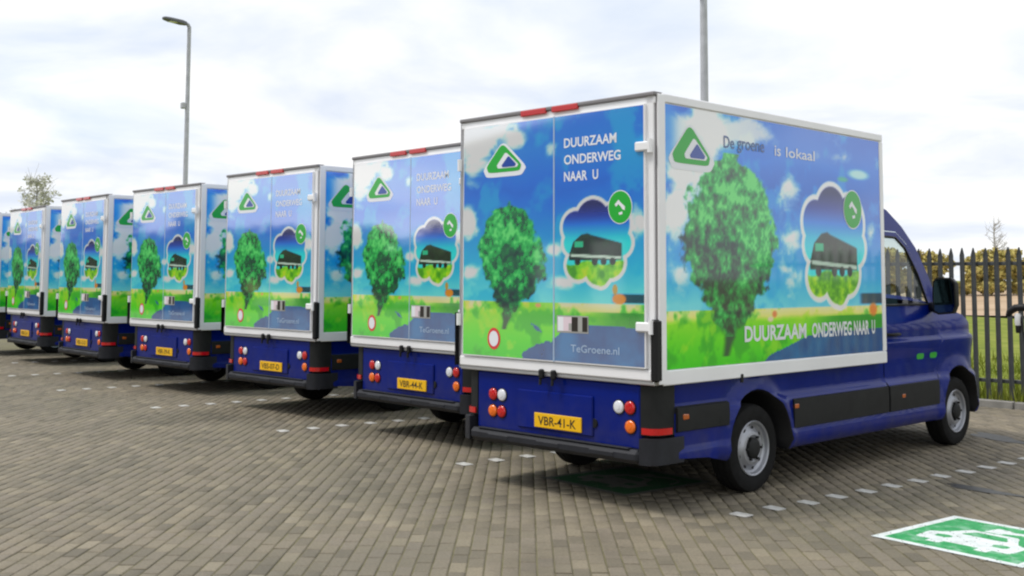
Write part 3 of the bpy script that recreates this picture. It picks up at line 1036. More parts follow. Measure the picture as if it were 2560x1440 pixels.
def ground_mats():
    # moss and sand in the joints; far away the courses are drawn by the same bond
    M = bpy.data.materials.new('paving_joints'); M.use_nodes = True
    t = M.node_tree; b = t.nodes['Principled BSDF']
    tcn = t.nodes.new('ShaderNodeTexCoord')
    mp = t.nodes.new('ShaderNodeMapping'); mp.inputs['Rotation'].default_value = (0, 0, math.radians(45))
    t.links.new(tcn.outputs['Object'], mp.inputs['Vector'])
    br = t.nodes.new('ShaderNodeTexBrick')
    br.inputs['Scale'].default_value = 1.0
    br.inputs['Brick Width'].default_value = .205; br.inputs['Row Height'].default_value = .1025
    br.inputs['Mortar Size'].default_value = .006
    br.inputs['Color1'].default_value = (.165, .148, .112, 1); br.inputs['Color2'].default_value = (.190, .170, .130, 1)
    br.inputs['Mortar'].default_value = (.095, .088, .045, 1)
    t.links.new(mp.outputs[0], br.inputs['Vector'])
    nn = t.nodes.new('ShaderNodeTexNoise'); nn.inputs['Scale'].default_value = .55; nn.inputs['Detail'].default_value = 6
    t.links.new(tcn.outputs['Object'], nn.inputs['Vector'])
    mi = t.nodes.new('ShaderNodeMix'); mi.data_type = 'RGBA'; mi.blend_type = 'MULTIPLY'
    rr = t.nodes.new('ShaderNodeValToRGB'); rr.color_ramp.elements[0].position = .3; rr.color_ramp.elements[1].position = .7
    rr.color_ramp.elements[0].color = (.78, .80, .74, 1); rr.color_ramp.elements[1].color = (1.12, 1.1, 1.06, 1)
    t.links.new(nn.outputs['Fac'], rr.inputs[0])
    mi.inputs['Factor'].default_value = 1.0
    t.links.new(br.outputs['Color'], mi.inputs[6]); t.links.new(rr.outputs[0], mi.inputs[7])
    t.links.new(mi.outputs[2], b.inputs['Base Color'])
    b.inputs['Roughness'].default_value = .85
    MT['paving'] = M
    # joint sand
    M = bpy.data.materials.new('mossy_joint_sand'); M.use_nodes = True
    t = M.node_tree; b = t.nodes['Principled BSDF']
    tcn = t.nodes.new('ShaderNodeTexCoord')
    nn = t.nodes.new('ShaderNodeTexNoise'); nn.inputs['Scale'].default_value = 2.5; nn.inputs['Detail'].default_value = 6
    t.links.new(tcn.outputs['Object'], nn.inputs['Vector'])
    rr = t.nodes.new('ShaderNodeValToRGB'); rr.color_ramp.elements[0].position = .35; rr.color_ramp.elements[1].position = .65
    rr.color_ramp.elements[0].color = (.135, .118, .075, 1); rr.color_ramp.elements[1].color = (.170, .155, .072, 1)
    t.links.new(nn.outputs['Fac'], rr.inputs[0]); t.links.new(rr.outputs[0], b.inputs['Base Color'])
    b.inputs['Roughness'].default_value = .95
    MT['joint'] = M
    # paver
    M = bpy.data.materials.new('concrete_paver'); M.use_nodes = True
    t = M.node_tree; b = t.nodes['Principled BSDF']
    ge = t.nodes.new('ShaderNodeNewGeometry'); oi = t.nodes.new('ShaderNodeObjectInfo')
    ad_ = t.nodes.new('ShaderNodeMath'); ad_.operation = 'ADD'
    fr_ = t.nodes.new('ShaderNodeMath'); fr_.operation = 'FRACT'
    t.links.new(ge.outputs['Random Per Island'], ad_.inputs[0]); t.links.new(oi.outputs['Random'], ad_.inputs[1])
    t.links.new(ad_.outputs[0], fr_.inputs[0])
    rr = t.nodes.new('ShaderNodeValToRGB')
    el = rr.color_ramp.elements
    el[0].position = 0; el[0].color = (0.1380, 0.1220, 0.0930, 1)
    el[1].position = 1; el[1].color = (0.2450, 0.2150, 0.1620, 1)
    q = el.new(.35); q.color = (0.1914, 0.1682, 0.1253, 1)
    q = el.new(.70); q.color = (0.1902, 0.1659, 0.1311, 1)
    q = el.new(.90); q.color = (0.2065, 0.1798, 0.1311, 1)
    t.links.new(fr_.outputs[0], rr.inputs[0])
    nn = t.nodes.new('ShaderNodeTexNoise'); nn.inputs['Scale'].default_value = .55; nn.inputs['Detail'].default_value = 7
    t.links.new(ge.outputs['Position'], nn.inputs['Vector'])
    r2_ = t.nodes.new('ShaderNodeValToRGB'); r2_.color_ramp.elements[0].position = .32; r2_.color_ramp.elements[1].position = .68
    r2_.color_ramp.elements[0].color = (.88, .88, .84, 1); r2_.color_ramp.elements[1].color = (1.26, 1.21, 1.13, 1)
    t.links.new(nn.outputs['Fac'], r2_.inputs[0])
    n2_ = t.nodes.new('ShaderNodeTexNoise'); n2_.inputs['Scale'].default_value = 60; n2_.inputs['Detail'].default_value = 4
    t.links.new(ge.outputs['Position'], n2_.inputs['Vector'])
    r3_ = t.nodes.new('ShaderNodeValToRGB'); r3_.color_ramp.elements[0].position = .3; r3_.color_ramp.elements[1].position = .7
    r3_.color_ramp.elements[0].color = (.84, .84, .84, 1); r3_.color_ramp.elements[1].color = (1.14, 1.14, 1.14, 1)
    t.links.new(n2_.outputs['Fac'], r3_.inputs[0])
    n4_ = t.nodes.new('ShaderNodeTexNoise'); n4_.inputs['Scale'].default_value = .33; n4_.inputs['Detail'].default_value = 8; n4_.inputs['Roughness'].default_value = .6
    t.links.new(ge.outputs['Position'], n4_.inputs['Vector'])
    r4_ = t.nodes.new('ShaderNodeValToRGB'); r4_.color_ramp.elements[0].position = .56; r4_.color_ramp.elements[1].position = .66
    r4_.color_ramp.elements[0].color = (1, 1, 1, 1); r4_.color_ramp.elements[1].color = (.68, .68, .67, 1)
    t.links.new(n4_.outputs['Fac'], r4_.inputs[0])
    m0 = t.nodes.new('ShaderNodeMix'); m0.data_type = 'RGBA'; m0.blend_type = 'MULTIPLY'; m0.inputs['Factor'].default_value = 1
    t.links.new(rr.outputs[0], m0.inputs[6]); t.links.new(r4_.outputs[0], m0.inputs[7])
    m1 = t.nodes.new('ShaderNodeMix'); m1.data_type = 'RGBA'; m1.blend_type = 'MULTIPLY'; m1.inputs['Factor'].default_value = 1
    m2 = t.nodes.new('ShaderNodeMix'); m2.data_type = 'RGBA'; m2.blend_type = 'MULTIPLY'; m2.inputs['Factor'].default_value = 1
    t.links.new(m0.outputs[2], m1.inputs[6]); t.links.new(r2_.outputs[0], m1.inputs[7])
    t.links.new(m1.outputs[2], m2.inputs[6]); t.links.new(r3_.outputs[0], m2.inputs[7])
    t.links.new(m2.outputs[2], b.inputs['Base Color'])
    b.inputs['Roughness'].default_value = .8
    bn = t.nodes.new('ShaderNodeBump'); bn.inputs['Strength'].default_value = .35; bn.inputs['Distance'].default_value = .004
    t.links.new(n2_.outputs['Fac'], bn.inputs['Height']); t.links.new(bn.outputs[0], b.inputs['Normal'])
    MT['paver'] = M


ground_mats()


def ramp_mat(name, scale, stops, rough=.9, stretch=(1, 1, 1)):
    M = bpy.data.materials.new(name); M.use_nodes = True
    t = M.node_tree; b = t.nodes['Principled BSDF']
    tcn = t.nodes.new('ShaderNodeTexCoord')
    mp = t.nodes.new('ShaderNodeMapping'); mp.inputs['Scale'].default_value = stretch
    t.links.new(tcn.outputs['Object'], mp.inputs['Vector'])
    nn = t.nodes.new('ShaderNodeTexNoise'); nn.inputs['Scale'].default_value = scale; nn.inputs['Detail'].default_value = 8
    nn.inputs['Roughness'].default_value = .62
    t.links.new(mp.outputs[0], nn.inputs['Vector'])
    rr = t.nodes.new('ShaderNodeValToRGB')
    el = rr.color_ramp.elements
    while len(el) > 1: el.remove(el[-1])
    el[0].position = stops[0][0]; el[0].color = (*stops[0][1], 1)
    for p, c in stops[1:]:
        q = el.new(p); q.color = (*c, 1)
    t.links.new(nn.outputs['Fac'], rr.inputs[0]); t.links.new(rr.outputs[0], b.inputs['Base Color'])
    b.inputs['Roughness'].default_value = rough
    b.inputs['Specular IOR Level'].default_value = .2
    MT[name] = M
    return M


ramp_mat('field_grass', 1.3, [(.3, (.11, .15, .012)), (.5, (.19, .23, .02)), (.7, (.28, .29, .06))])
ramp_mat('dry_field', .16, [(.3, (.36, .26, .16)), (.5, (.48, .35, .23)), (.7, (.55, .42, .28))])


def quad_sheet(name, pts, z, m_, kind='structure'):
    o = MB().add([(x, y, z) for x, y in pts], [tuple(range(len(pts)))]).build(name, m_, None, 0)
    o['kind'] = kind
    return o


ground = quad_sheet('ground', [(-1500, -1500), (1500, -1500), (1500, 1500), (-1500, 1500)], -.20, 'field_grass')
pavement = MB().add([(-70, -60, -.016), (50, -60, -.016), (50, 8.72, -.016), (-70, 8.72, -.016), (-70, 8.72, -.3), (50, 8.72, -.3)], [(0, 1, 2, 3), (3, 2, 5, 4)]).build('pavement', 'paving', None, 0)
pavement['kind'] = 'structure'
# verge behind the kerb, gently rising and falling
vb = MB()
nx, ny = 90, 36
vs = []
for j in range(ny + 1):
    for i in range(nx + 1):
        x = -62 + 72 * i / nx; y = 8.83 + 45 * (j / ny) ** 1.6
        z = .0 + .10 * ss(8.9, 12, y) + .05 * math.sin(x * .6 + y * .3) * ss(9, 14, y) - .22 * ss(38, 52, y)
        vs.append((x, y, z))
vb.add(vs, [(j * (nx + 1) + i, j * (nx + 1) + i + 1, (j + 1) * (nx + 1) + i + 1, (j + 1) * (nx + 1) + i) for j in range(ny) for i in range(nx)])
verge = vb.build('grass_verge', 'field_grass', None, 60); verge['kind'] = 'structure'
df = MB()
pts = []
nx, ny = 40, 12
for j in range(ny + 1):
    for i in range(nx + 1):
        x = -95 + 130 * i / nx; y = 44 + 52 * j / ny
        pts.append((x, y, .02 + .16 * math.sin(x * .23 + y * .1) * math.sin(y * .2) + .9 * ss(60, 92, y)))
df.add(pts, [(j * (nx + 1) + i, j * (nx + 1) + i + 1, (j + 1) * (nx + 1) + i + 1, (j + 1) * (nx + 1) + i) for j in range(ny) for i in range(nx)])
dry = df.build('dry_field', 'dry_field', None, 60); dry['kind'] = 'structure'
# kerb blocks along the fence
kb = MB().cbox((0, 0, 0), (.985, .10, .20), .012)
k0 = kb.build('kerb_stone', mat('kerb_concrete', (.26, .25, .23), .85, noise=(7, .2), bump=(60, .3)), None)
kme = k0.data
bpy.data.objects.remove(k0)
kerb = empty('kerb', (0, 8.725, -.12)); kerb['kind'] = 'structure'
for i in range(46):
    o = link('kerb_stone', kme, kerb); o.location = (-36 + i, 0, RNG.uniform(-.004, .004))


# ---- pavers in half bond, courses at 45 degrees to the bays
def cam_pix(P):
    d = np.asarray(P) - np.array(CAM_O)
    z = d @ np.array(fw)
    return 1280 + FPX * (d @ np.array(rt2)) / z, 720 + CYPX - FPX * (d @ np.array(up2)) / z, z


E1 = np.array((1, -1)) / math.sqrt(2); E2 = np.array((1, 1)) / math.sqrt(2)
PL, PW, JT = .205, .1025, .0090
cx_, cy_ = CAM_O.x, CAM_O.y
J, I = np.meshgrid(np.arange(-330, 330), np.arange(-180, 180))
J = J.ravel(); I = I.ravel()
shift = RNG.normal(0, .016, 700)
a = (I + .5 * (J % 2)) * PL + shift[J + 330]; b = J * PW
C = a[:, None] * E1 + b[:, None] * E2
d = C - np.array((cx_, cy_))
dist = np.hypot(d[:, 0], d[:, 1])
ang = np.arctan2(d @ np.array((rt.x, rt.y)), d @ np.array((fw.x, fw.y)))
keep = (dist < 27) & (dist > 2.0) & (np.abs(ang) < math.radians(36)) & (C[:, 1] < 8.58)
C = C[keep]; dist = dist[keep]
px, py, pz = cam_pix(np.concatenate([C, np.zeros((len(C), 1))], 1))
inframe = (px > 10) & (px < 2550) & (py > 0) & (py < 1432)
order = np.argsort(np.where(inframe, dist, 1e9))
single = order[:300]; rest = order[300:]


def paver_verts():
    hl, hw_ = PL / 2 - JT / 2, PW / 2 - JT / 2
    r = []
    for ins, z in ((0, -.018), (0, -.004), (.006, .0)):
        for sx, sy in ((-1, -1), (1, -1), (1, 1), (-1, 1)):
            p = E1 * sx * (hl - ins) + E2 * sy * (hw_ - ins)
            r.append((p[0], p[1], z))
    return np.array(r)


PF = [(8, 9, 10, 11)] + [(k, (k + 1) % 4, 4 + (k + 1) % 4, 4 + k) for k in range(4)] + [(4 + k, 4 + (k + 1) % 4, 8 + (k + 1) % 4, 8 + k) for k in range(4)]
PV = paver_verts()
pme = bpy.data.meshes.new('paver')
pme.from_pydata(PV.tolist(), [], PF); pme.materials.append(MT['paver']); pme.update()
for k in single:
    o = link('paver', pme, pavement)
    o.location = (C[k][0], C[k][1], RNG.uniform(-.003, .0005))
    o.rotation_euler = (RNG.normal(0, .010), RNG.normal(0, .010), RNG.normal(0, .008))
n = len(rest)
base = np.tile(PV, (n, 1, 1))
tl = RNG.normal(0, .010, (n, 2)); tz = RNG.uniform(-.003, .0005, n); rz = RNG.normal(0, .008, n)
X = base[..., 0] * np.cos(rz)[:, None] - base[..., 1] * np.sin(rz)[:, None]
Y = base[..., 0] * np.sin(rz)[:, None] + base[..., 1] * np.cos(rz)[:, None]
Zz = base[..., 2] + tl[:, :1] * base[..., 0] + tl[:, 1:] * base[..., 1] + tz[:, None]
V = np.stack([X + C[rest][:, :1], Y + C[rest][:, 1:], Zz], -1).reshape(-1, 3)
Fc = (np.array(PF)[None] + 12 * np.arange(n)[:, None, None]).reshape(-1)
me = bpy.data.meshes.new('paver_field')
me.vertices.add(len(V)); me.vertices.foreach_set('co', V.ravel())
me.loops.add(len(Fc)); me.loops.foreach_set('vertex_index', Fc.astype(np.int32))
me.polygons.add(len(Fc) // 4)
me.polygons.foreach_set('loop_start', np.arange(0, len(Fc), 4, dtype=np.int32))
me.update(calc_edges=True); me.validate()
me.materials.append(MT['paver'])
pf_o = link('paver_field', me, pavement); pf_o['kind'] = 'stuff'
# sand bed that shows in the joints
jb = MB().add([(px_, py_, -.0075) for px_, py_ in ((-26, -8), (9, -8), (9, 8.60), (-26, 8.60))], [(0, 1, 2, 3)]).build('joint_sand', 'joint', pavement, 0)

# ---- bay lines: short white marks, skewed a little to the trucks
MT['road_white'] = ramp_mat('worn_white_paint', 14, [(.30, (.30, .29, .25)), (.45, (.52, .51, .48)), (.6, (.64, .63, .60))], .7)
dk = rounded([(-.075, -.052), (.075, -.052), (.075, .052), (-.075, .052)], 2, .12)
dm = MB().prism(dk, lambda a_, b_, d_: (a_, b_, .0010 + d_), .004)
d0 = dm.build('dash', 'road_white', None, 0); dme = d0.data; bpy.data.objects.remove(d0)
BAY_DX, BAY_SL = 2.975, .105
names = ['right of the nearest truck', 'between the nearest truck and the second', 'between the second and third trucks', 'between the third and fourth trucks', 'between the fourth and fifth trucks', 'between the fifth and sixth trucks', 'between the two leftmost trucks']
for bi in range(7):
    L0 = empty('bay_line', (.33 - BAY_DX * bi, .53, 0), -math.atan(BAY_SL))
    tag(L0, 'dashed white bay line on the paving ' + names[bi], 'bay line', 'dashed white bay lines')
    for k in range(21):
        o = link('dash', dme, L0)
        o.location = (RNG.normal(0, .006), .37 * k, 0)
        o.rotation_euler = (0, 0, RNG.normal(0, .03))

# ---- painted charging symbols
MT['road_green'] = ramp_mat('worn_green_paint', 9, [(.35, (.03, .30, .10)), (.5, (.05, .36, .12)), (.62, (.20, .46, .28))], .6)
MT['sign_white'] = ramp_mat('symbol_white_paint', 9, [(.28, (.50, .58, .54)), (.5, (.74, .78, .78)), (.7, (.80, .82, .82))], .6)


def paver_edge(x, y):
    """Distance from (x, y) to the edge of the paver below it (negative in a joint)."""
    a_ = x * E1[0] + y * E1[1]; b_ = x * E2[0] + y * E2[1]
    j_ = int(round(b_ / PW))
    v_ = PW / 2 - abs(b_ - j_ * PW)
    u_ = (a_ - shift[j_ + 330]) / PL - .5 * (j_ % 2)
    u_ = PL / 2 - abs(u_ - round(u_)) * PL
    return min(u_, v_) - JT / 2


def symbol(loc, label, shaded=False):
    ang_ = -math.atan(BAY_SL)
    R_ = empty('charging_symbol', loc, ang_)
    h = .51; h2 = h - .06
    car = rounded([(-.34, -.26), (-.36, -.05), (-.27, .0), (-.19, .19), (.13, .19), (.22, .0), (.31, -.05), (.30, -.26), (.19, -.26), (.19, -.33), (.10, -.33), (.10, -.26), (-.14, -.26), (-.14, -.33), (-.23, -.33), (-.23, -.26)], 2, .12)
    win = rounded([(-.19, .02), (-.13, .14), (.08, .14), (.14, .02)], 2, .12)
    pts = [(-.02, .26), (.18, .34), (.34, .30), (.38, .12)]
    cable = [(x_ - .022, y_ + .022) for x_, y_ in pts] + [(x_ + .022, y_ - .03) for x_, y_ in pts][::-1]
    plug = rounded([(-.12, .20), (.0, .20), (.02, .34), (-.10, .36)], 2, .15)
    cs = .0085
    n_ = int(2 * h / cs)
    cells = {'border': [], 'green_field': [], 'car_sign': [], 'plug_sign': []}
    ca, sa = math.cos(ang_), math.sin(ang_)
    rr_ = np.random.default_rng(5)
    for j_ in range(n_):
        for i_ in range(n_):
            x_ = -h + (i_ + .5) * cs; y_ = -h + (j_ + .5) * cs
            if paver_edge(loc[0] + ca * x_ - sa * y_, loc[1] + sa * x_ + ca * y_) < -.0048 + .002 * rr_.uniform():
                continue
            p = (x_, y_)
            if max(abs(x_), abs(y_)) > h2:
                k_ = 'border'
            elif inpoly(p, plug) or inpoly(p, cable):
                k_ = 'plug_sign'
            elif inpoly(p, car) and not inpoly(p, win) and math.hypot((x_ + .22) / .055, (y_ + .12) / .045) > 1 and math.hypot((x_ - .17) / .055, (y_ + .12) / .045) > 1:
                k_ = 'car_sign'
            else:
                k_ = 'green_field'
            cells[k_].append((i_, j_))
    for k_, lst in cells.items():
        idx = {}; vs = []; fs = []
        for i_, j_ in lst:
            q = []
            for c_ in ((i_, j_), (i_ + 1, j_), (i_ + 1, j_ + 1), (i_, j_ + 1)):
                if c_ not in idx:
                    idx[c_] = len(vs); vs.append((-h + c_[0] * cs, -h + c_[1] * cs, .0028))
                q.append(idx[c_])
            fs.append(q)
        m_ = 'road_green' if k_ == 'green_field' else 'sign_white'
        o = MB().add(vs, fs).build(k_, m_ + ('_shaded' if shaded else ''), R_, 0, False)
        o['kind'] = 'stuff'
    tag(R_, label, 'road marking', 'painted charging symbols')
    return R_


MT['road_green_shaded'] = ramp_mat('shaded_green_paint', 5, [(.3, (.05, .07, .045)), (.5, (.02, .10, .035)), (.7, (.07, .09, .06))], .8)  # under-truck shade mixed into these two paint colours
MT['sign_white_shaded'] = ramp_mat('shaded_white_paint', 5, [(.3, (.09, .085, .07)), (.5, (.15, .15, .13)), (.7, (.11, .105, .09))], .8)
symbol((1.84, 1.05, 0), 'green and white charging symbol painted in the empty bay at right')
symbol((1.84 - BAY_DX, 1.0, 0), 'charging symbol under the nearest truck, shade painted into its colours', True)

# shadow streaks on the paving, painted as thin dark sheets
MT['painted_shadow'] = mat('shadow_streak', (.026, .026, .022), .4, noise=(12, .3))


def painted_shadow(cx, cy, rx, ry, rot, label):
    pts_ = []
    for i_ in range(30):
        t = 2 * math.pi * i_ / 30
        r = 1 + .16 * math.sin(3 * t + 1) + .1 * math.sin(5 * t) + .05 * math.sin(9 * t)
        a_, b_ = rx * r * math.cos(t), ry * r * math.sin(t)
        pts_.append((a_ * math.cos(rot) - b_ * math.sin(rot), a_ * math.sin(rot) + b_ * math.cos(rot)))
    o = MB().prism(pts_, lambda a_, b_, d_: (a_, b_, .001 + d_), .0012).build('shadow_streak', 'painted_shadow', None, 0)
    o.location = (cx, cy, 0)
    tag(o, label, 'painted_shadow', 'dark streaks on the paving')


painted_shadow(1.10, 2.74, .31, .085, -.18, 'thin painted shadow streak on the paving right of the dashed bay line')
painted_shadow(-.02, 5.80, .42, .15, -.60, 'painted shadow streak on the paving ahead of the nearest truck')

# ------------------------------------------------------------------ trucks
proto = make_truck()
POSES = [(0, 0, 0), (-3.110, 1.048, -2.356), (-6.124, 1.296, .224), (-9.554, 1.618, .189), (-12.626, 1.636, -2.92), (-16.349, 2.090, -3.643), (-19.55, 2.35, -3.0)]
LAB = ['nearest delivery truck, its whole right side and cab in view', 'second delivery truck from the right, partly hidden behind the nearest one',
       'third delivery truck from the right in the parked row', 'fourth delivery truck from the right, in front of the street lamp',
       'fifth delivery truck from the right in the parked row', 'sixth delivery truck from the right, below the pale tree top',
       'farthest delivery truck, a sliver cut off by the left edge of the photo']
PLATES = ['VBR-41-K', 'VBR-44-K', 'VBS-07-D', 'VBR-39-K', 'VBS-12-D', 'VBR-52-K', 'VBS-03-D']
for i, (x, y, a) in enumerate(POSES):
    o = proto if i == 0 else copy_tree(proto)
    for ch in o.children:
        if ch.name.startswith('number_plate'):
            for c2 in ch.children:
                c2.data = text_mesh('plate_lettering', PLATES[i], .40, .068, lambda a_, c_: (-1.19 + HW + a_, -.0055, .542 + c_), 'ink', .01)
    a = math.radians(a)
    o.location = (x - HW * math.cos(a), y - HW * math.sin(a), 0)
    o.rotation_euler = (0, 0, a)
    tag(o, LAB[i], 'truck', 'blue and white delivery trucks parked in a row')

bpy.data.objects.remove(_fo)

# ------------------------------------------------------------------ fence, lamps, charging post
FX0, FX1, FY = -30.0, 5.2, 9.0
fence = empty('palisade_fence', ((FX0 + FX1) / 2, FY, 0))
tag(fence, 'dark steel palisade fence along the grass behind the trucks', 'fence')
ox = (FX0 + FX1) / 2
pp = MB()
prof = [(-.034, -.012), (-.012, .006), (.012, .006), (.034, -.012), (.034, -.016), (.012, .001), (-.012, .001), (-.034, -.016)]
vs = [(a_, b_, .06) for a_, b_ in prof] + [(a_, b_, 2.02) for a_, b_ in prof] + [(a_ * .25, b_ * .5, 2.12) for a_, b_ in prof]
n = 8
pp.add(vs, [tuple(range(n))[::-1], tuple(range(2 * n, 3 * n))] + [(r * n + k, r * n + (k + 1) % n, (r + 1) * n + (k + 1) % n, (r + 1) * n + k) for r in (0, 1) for k in range(n)])
p0 = pp.build('pale', 'fence', None, 0); ppm = p0.data; bpy.data.objects.remove(p0)
np_ = int((FX1 - FX0) / .157)
for k in range(np_):
    o = link('pale', ppm, fence)
    o.location = (FX0 + .157 * k - ox, -.03, RNG.normal(0, .004)); o.rotation_euler = (RNG.normal(0, .004), RNG.normal(0, .005), 0)
for z in (.32, 1.90):
    r_ = MB().cbox((FX0 - ox, -.016, z - .025), (FX1 - ox, .030, z + .025), .006)
    r_.build('rail', 'fence', fence)
pm = MB().cbox((-.04, .032, -.3), (.04, .112, 2.03), .008).build('post', 'fence', None); pmm = pm.data; bpy.data.objects.remove(pm)
for k in range(int((FX1 - FX0) / 2.75) + 1):
    o = link('post', pmm, fence); o.location = (FX0 + 2.75 * k - ox + .05, 0, 0)


def lamp_post(loc, label):
    R_ = empty('street_lamp', loc)
    MB().tube([(0, 0, -.2), (0, 0, 1.1), (0, 0, 1.15), (0, 0, 9.2)], [.105, .10, .085, .058], 16).build('pole', 'grey_steel', R_, 60)
    MB().tube([(0, 0, 9.1), (0, 0, 9.28), (0, -.05, 9.36), (0, -.16, 9.385)], [.062, .06, .055, .05], 12).build('arm', 'grey_steel', R_, 60)
    h = MB()
    sec = []
    for y, w, zt_, zb_ in ((-.10, .07, 9.43, 9.33), (-.25, .14, 9.455, 9.335), (-.66, .15, 9.475, 9.375), (-.82, .11, 9.475, 9.40), (-.86, .07, 9.465, 9.415)):
        sec.append([(-w, y, zb_), (w, y, zb_), (w, y, (zt_ + zb_) / 2), (w * .6, y, zt_), (-w * .6, y, zt_), (-w, y, (zt_ + zb_) / 2)])
    vs = sum(sec, []); n = 6
    fs = [tuple(range(n)), tuple((len(sec) - 1) * n + k for k in range(n))]
    for r in range(len(sec) - 1):
        fs += [(r * n + k, r * n + (k + 1) % n, (r + 1) * n + (k + 1) % n, (r + 1) * n + k) for k in range(n)]
    hd = h.add(vs, fs).build('lamp_head', 'lamp_head', R_, 40)
    MB().cbox((-.10, -.68, 9.352), (.10, -.32, 9.366), .004).build('diffuser', 'clear', hd)
    MB().cbox((-.07, -.20, 6.76), (.07, -.075, 6.95), .02).build('sensor_box', 'grey_steel', R_)
    MB().lathe([(.16, .0), (.16, .03), (.12, .06)], (0, 0, 0), 'z', 20).build('base_collar', 'grey_steel', R_)
    MB().cbox((-.05, -.104, .45), (.05, -.09, .95), .004).build('service_hatch', 'grey_steel', R_)
    tag(R_, label, 'street lamp', 'street lamps along the fence')


lamp_post((-25.92, 10.0, 0), 'tall grey street lamp with its whole lamp head showing against clouds')
lamp_post((-6.81, 10.0, 0), 'street lamp whose grey pole rises behind the nearest truck')

cp = empty('charging_post', (-.40, 8.25, 0))
tag(cp, 'charging post whose black cable holder and plug show at the right edge', 'charging post')
MB().cbox((-.12, -.09, -.05), (.12, .09, 1.50), .02).build('column', 'post_white', cp)
MB().cbox((-.125, -.095, 1.505), (.125, .095, 1.56), .02).build('cap', 'black', cp)
ar = MB().tube([(-.10, -.02, 1.30), (-.22, -.05, 1.335), (-.33, -.06, 1.325), (-.41, -.06, 1.27), (-.43, -.06, 1.22)], [.05, .05, .048, .04, .03], 12)
ar.build('cable_holder', 'black', cp, 50)
pg = MB().lathe([(0, .0), (.036, .0), (.042, .03), (.042, .13), (.034, .15), (0, .152)], (-.305, -.055, 1.105), 'z', 16)
pgo = pg.build('plug', 'post_white', cp, 50)
MB().lathe([(0, 0), (.030, .0), (.034, .04), (.034, .095), (0, .097)], (-.305, -.055, 1.01), 'z', 16).build('plug_tip', 'black', pgo, 50)
pts = [(-.28, -.055, 1.25), (-.24, -.08, 1.05), (-.17, -.12, .70), (-.08, -.14, .45), (.02, -.14, .42), (.07, -.12, .60), (.08, -.095, .85)]
MB().tube(pts, .014, 8).build('cable', 'black', cp, 60)
MB().cbox((-.09, -.094, 1.10), (.09, -.088, 1.34), .002).build('screen', 'ink', cp)

# ------------------------------------------------------------------ vegetation
ramp_mat('olive_leaf', 3, [(.3, (.34, .30, .09)), (.5, (.50, .43, .14)), (.7, (.62, .49, .22))])
ramp_mat('pale_leaf', 3, [(.3, (.55, .55, .48)), (.5, (.64, .64, .57)), (.7, (.72, .72, .66))])
ramp_mat('bark', 6, [(.3, (.05, .04, .03)), (.7, (.12, .10, .08))])
ramp_mat('twig', 6, [(.3, (.34, .33, .31)), (.7, (.46, .45, .42))])
ramp_mat('grass_blade', 2, [(.3, (.09, .13, .010)), (.5, (.17, .21, .02)), (.7, (.30, .28, .07))])


def leaf_cloud(clumps, n, size, seed):
    rg = np.random.default_rng(seed)
    w = np.array([c[3] ** 2 for c in clumps]); w = w / w.sum()
    vs = []; fs = []
    ids = rg.choice(len(clumps), n, p=w)
    for k in ids:
        x, y, z, r = clumps[k]
        d = rg.normal(size=3); d /= np.linalg.norm(d)
        p = np.array((x, y, z)) + d * r * (rg.uniform() ** .45) * np.array((1, 1, .85))
        a = rg.normal(size=3); a /= np.linalg.norm(a)
        b_ = np.cross(a, rg.normal(size=3)); b_ /= np.linalg.norm(b_)
        s = size * rg.uniform(.6, 1.4)
        o = len(vs)
        vs += [tuple(p - a * s), tuple(p + b_ * s * .55), tuple(p + a * s), tuple(p - b_ * s * .55)]
        fs.append((o, o + 1, o + 2, o + 3))
    return MB().add(vs, fs)


def limbs(mb, h, r, spread, k, seed, z0=.25):
    rg = np.random.default_rng(seed)
    mb.tube([(0, 0, -.3), (rg.normal(0, .03) * h, rg.normal(0, .03) * h, h * .35), (rg.normal(0, .04) * h, rg.normal(0, .04) * h, h * .7), (0, 0, h * .95)], [r, r * .75, r * .45, r * .12], 8)
    ends = []
    for i in range(k):
        a = 2 * math.pi * i / k + rg.uniform(-.4, .4); zz = h * rg.uniform(z0, .75)
        L_ = spread * rg.uniform(.6, 1.0)
        e_ = (L_ * math.cos(a), L_ * math.sin(a), zz + L_ * rg.uniform(.4, .9))
        mb.tube([(0, 0, zz), (e_[0] * .5, e_[1] * .5, zz + (e_[2] - zz) * .4), e_], [r * .4, r * .25, r * .06], 6)
        ends.append(e_)
    return ends


def bush(loc, h, wd, seed, label, leaf='olive_leaf', n=4200, lsize=.17, name='willow_bush', group='olive bushes beyond the field', cat='bush'):
    R_ = empty(name, loc)
    tk = MB()
    ends = limbs(tk, h * .8, .07 * h / 4, wd * .7, 9, seed, .08)
    tk.build('trunk', 'bark', R_, 60)
    rg = np.random.default_rng(seed + 1)
    cl = [(e_[0], e_[1], min(e_[2], h * .85), wd * .32 * rg.uniform(.7, 1.2)) for e_ in ends]
    cl += [(rg.normal(0, wd * .45), rg.normal(0, wd * .45), h * rg.uniform(.15, .85), wd * .36 * rg.uniform(.6, 1.2)) for _ in range(18)]
    leaf_cloud(cl, n, lsize, seed + 2).build('crown', leaf, R_, 0)
    tag(R_, label, cat, group)
    return R_


rg = np.random.default_rng(3)
bd = ['leftmost olive bush in the row beyond the field, mostly behind the cab', 'second olive bush from the left beyond the field', 'third olive bush from the left beyond the field', 'fourth olive bush from the left beyond the field', 'fifth olive bush from the left beyond the field', 'sixth olive bush from the left beyond the field', 'rightmost olive bush beyond the field at the photo edge', 'olive bush beyond the field just outside the right edge']
for i in range(8):
    t = i / 7
    x = -36.5 + 13.5 * t; y = 73.8 + 5.2 * t
    bush((x + rg.normal(0, .3), y + rg.normal(0, .8), .35), 3.6 + rg.uniform(-.35, .55), 1.55, 100 + i * 7, bd[i])


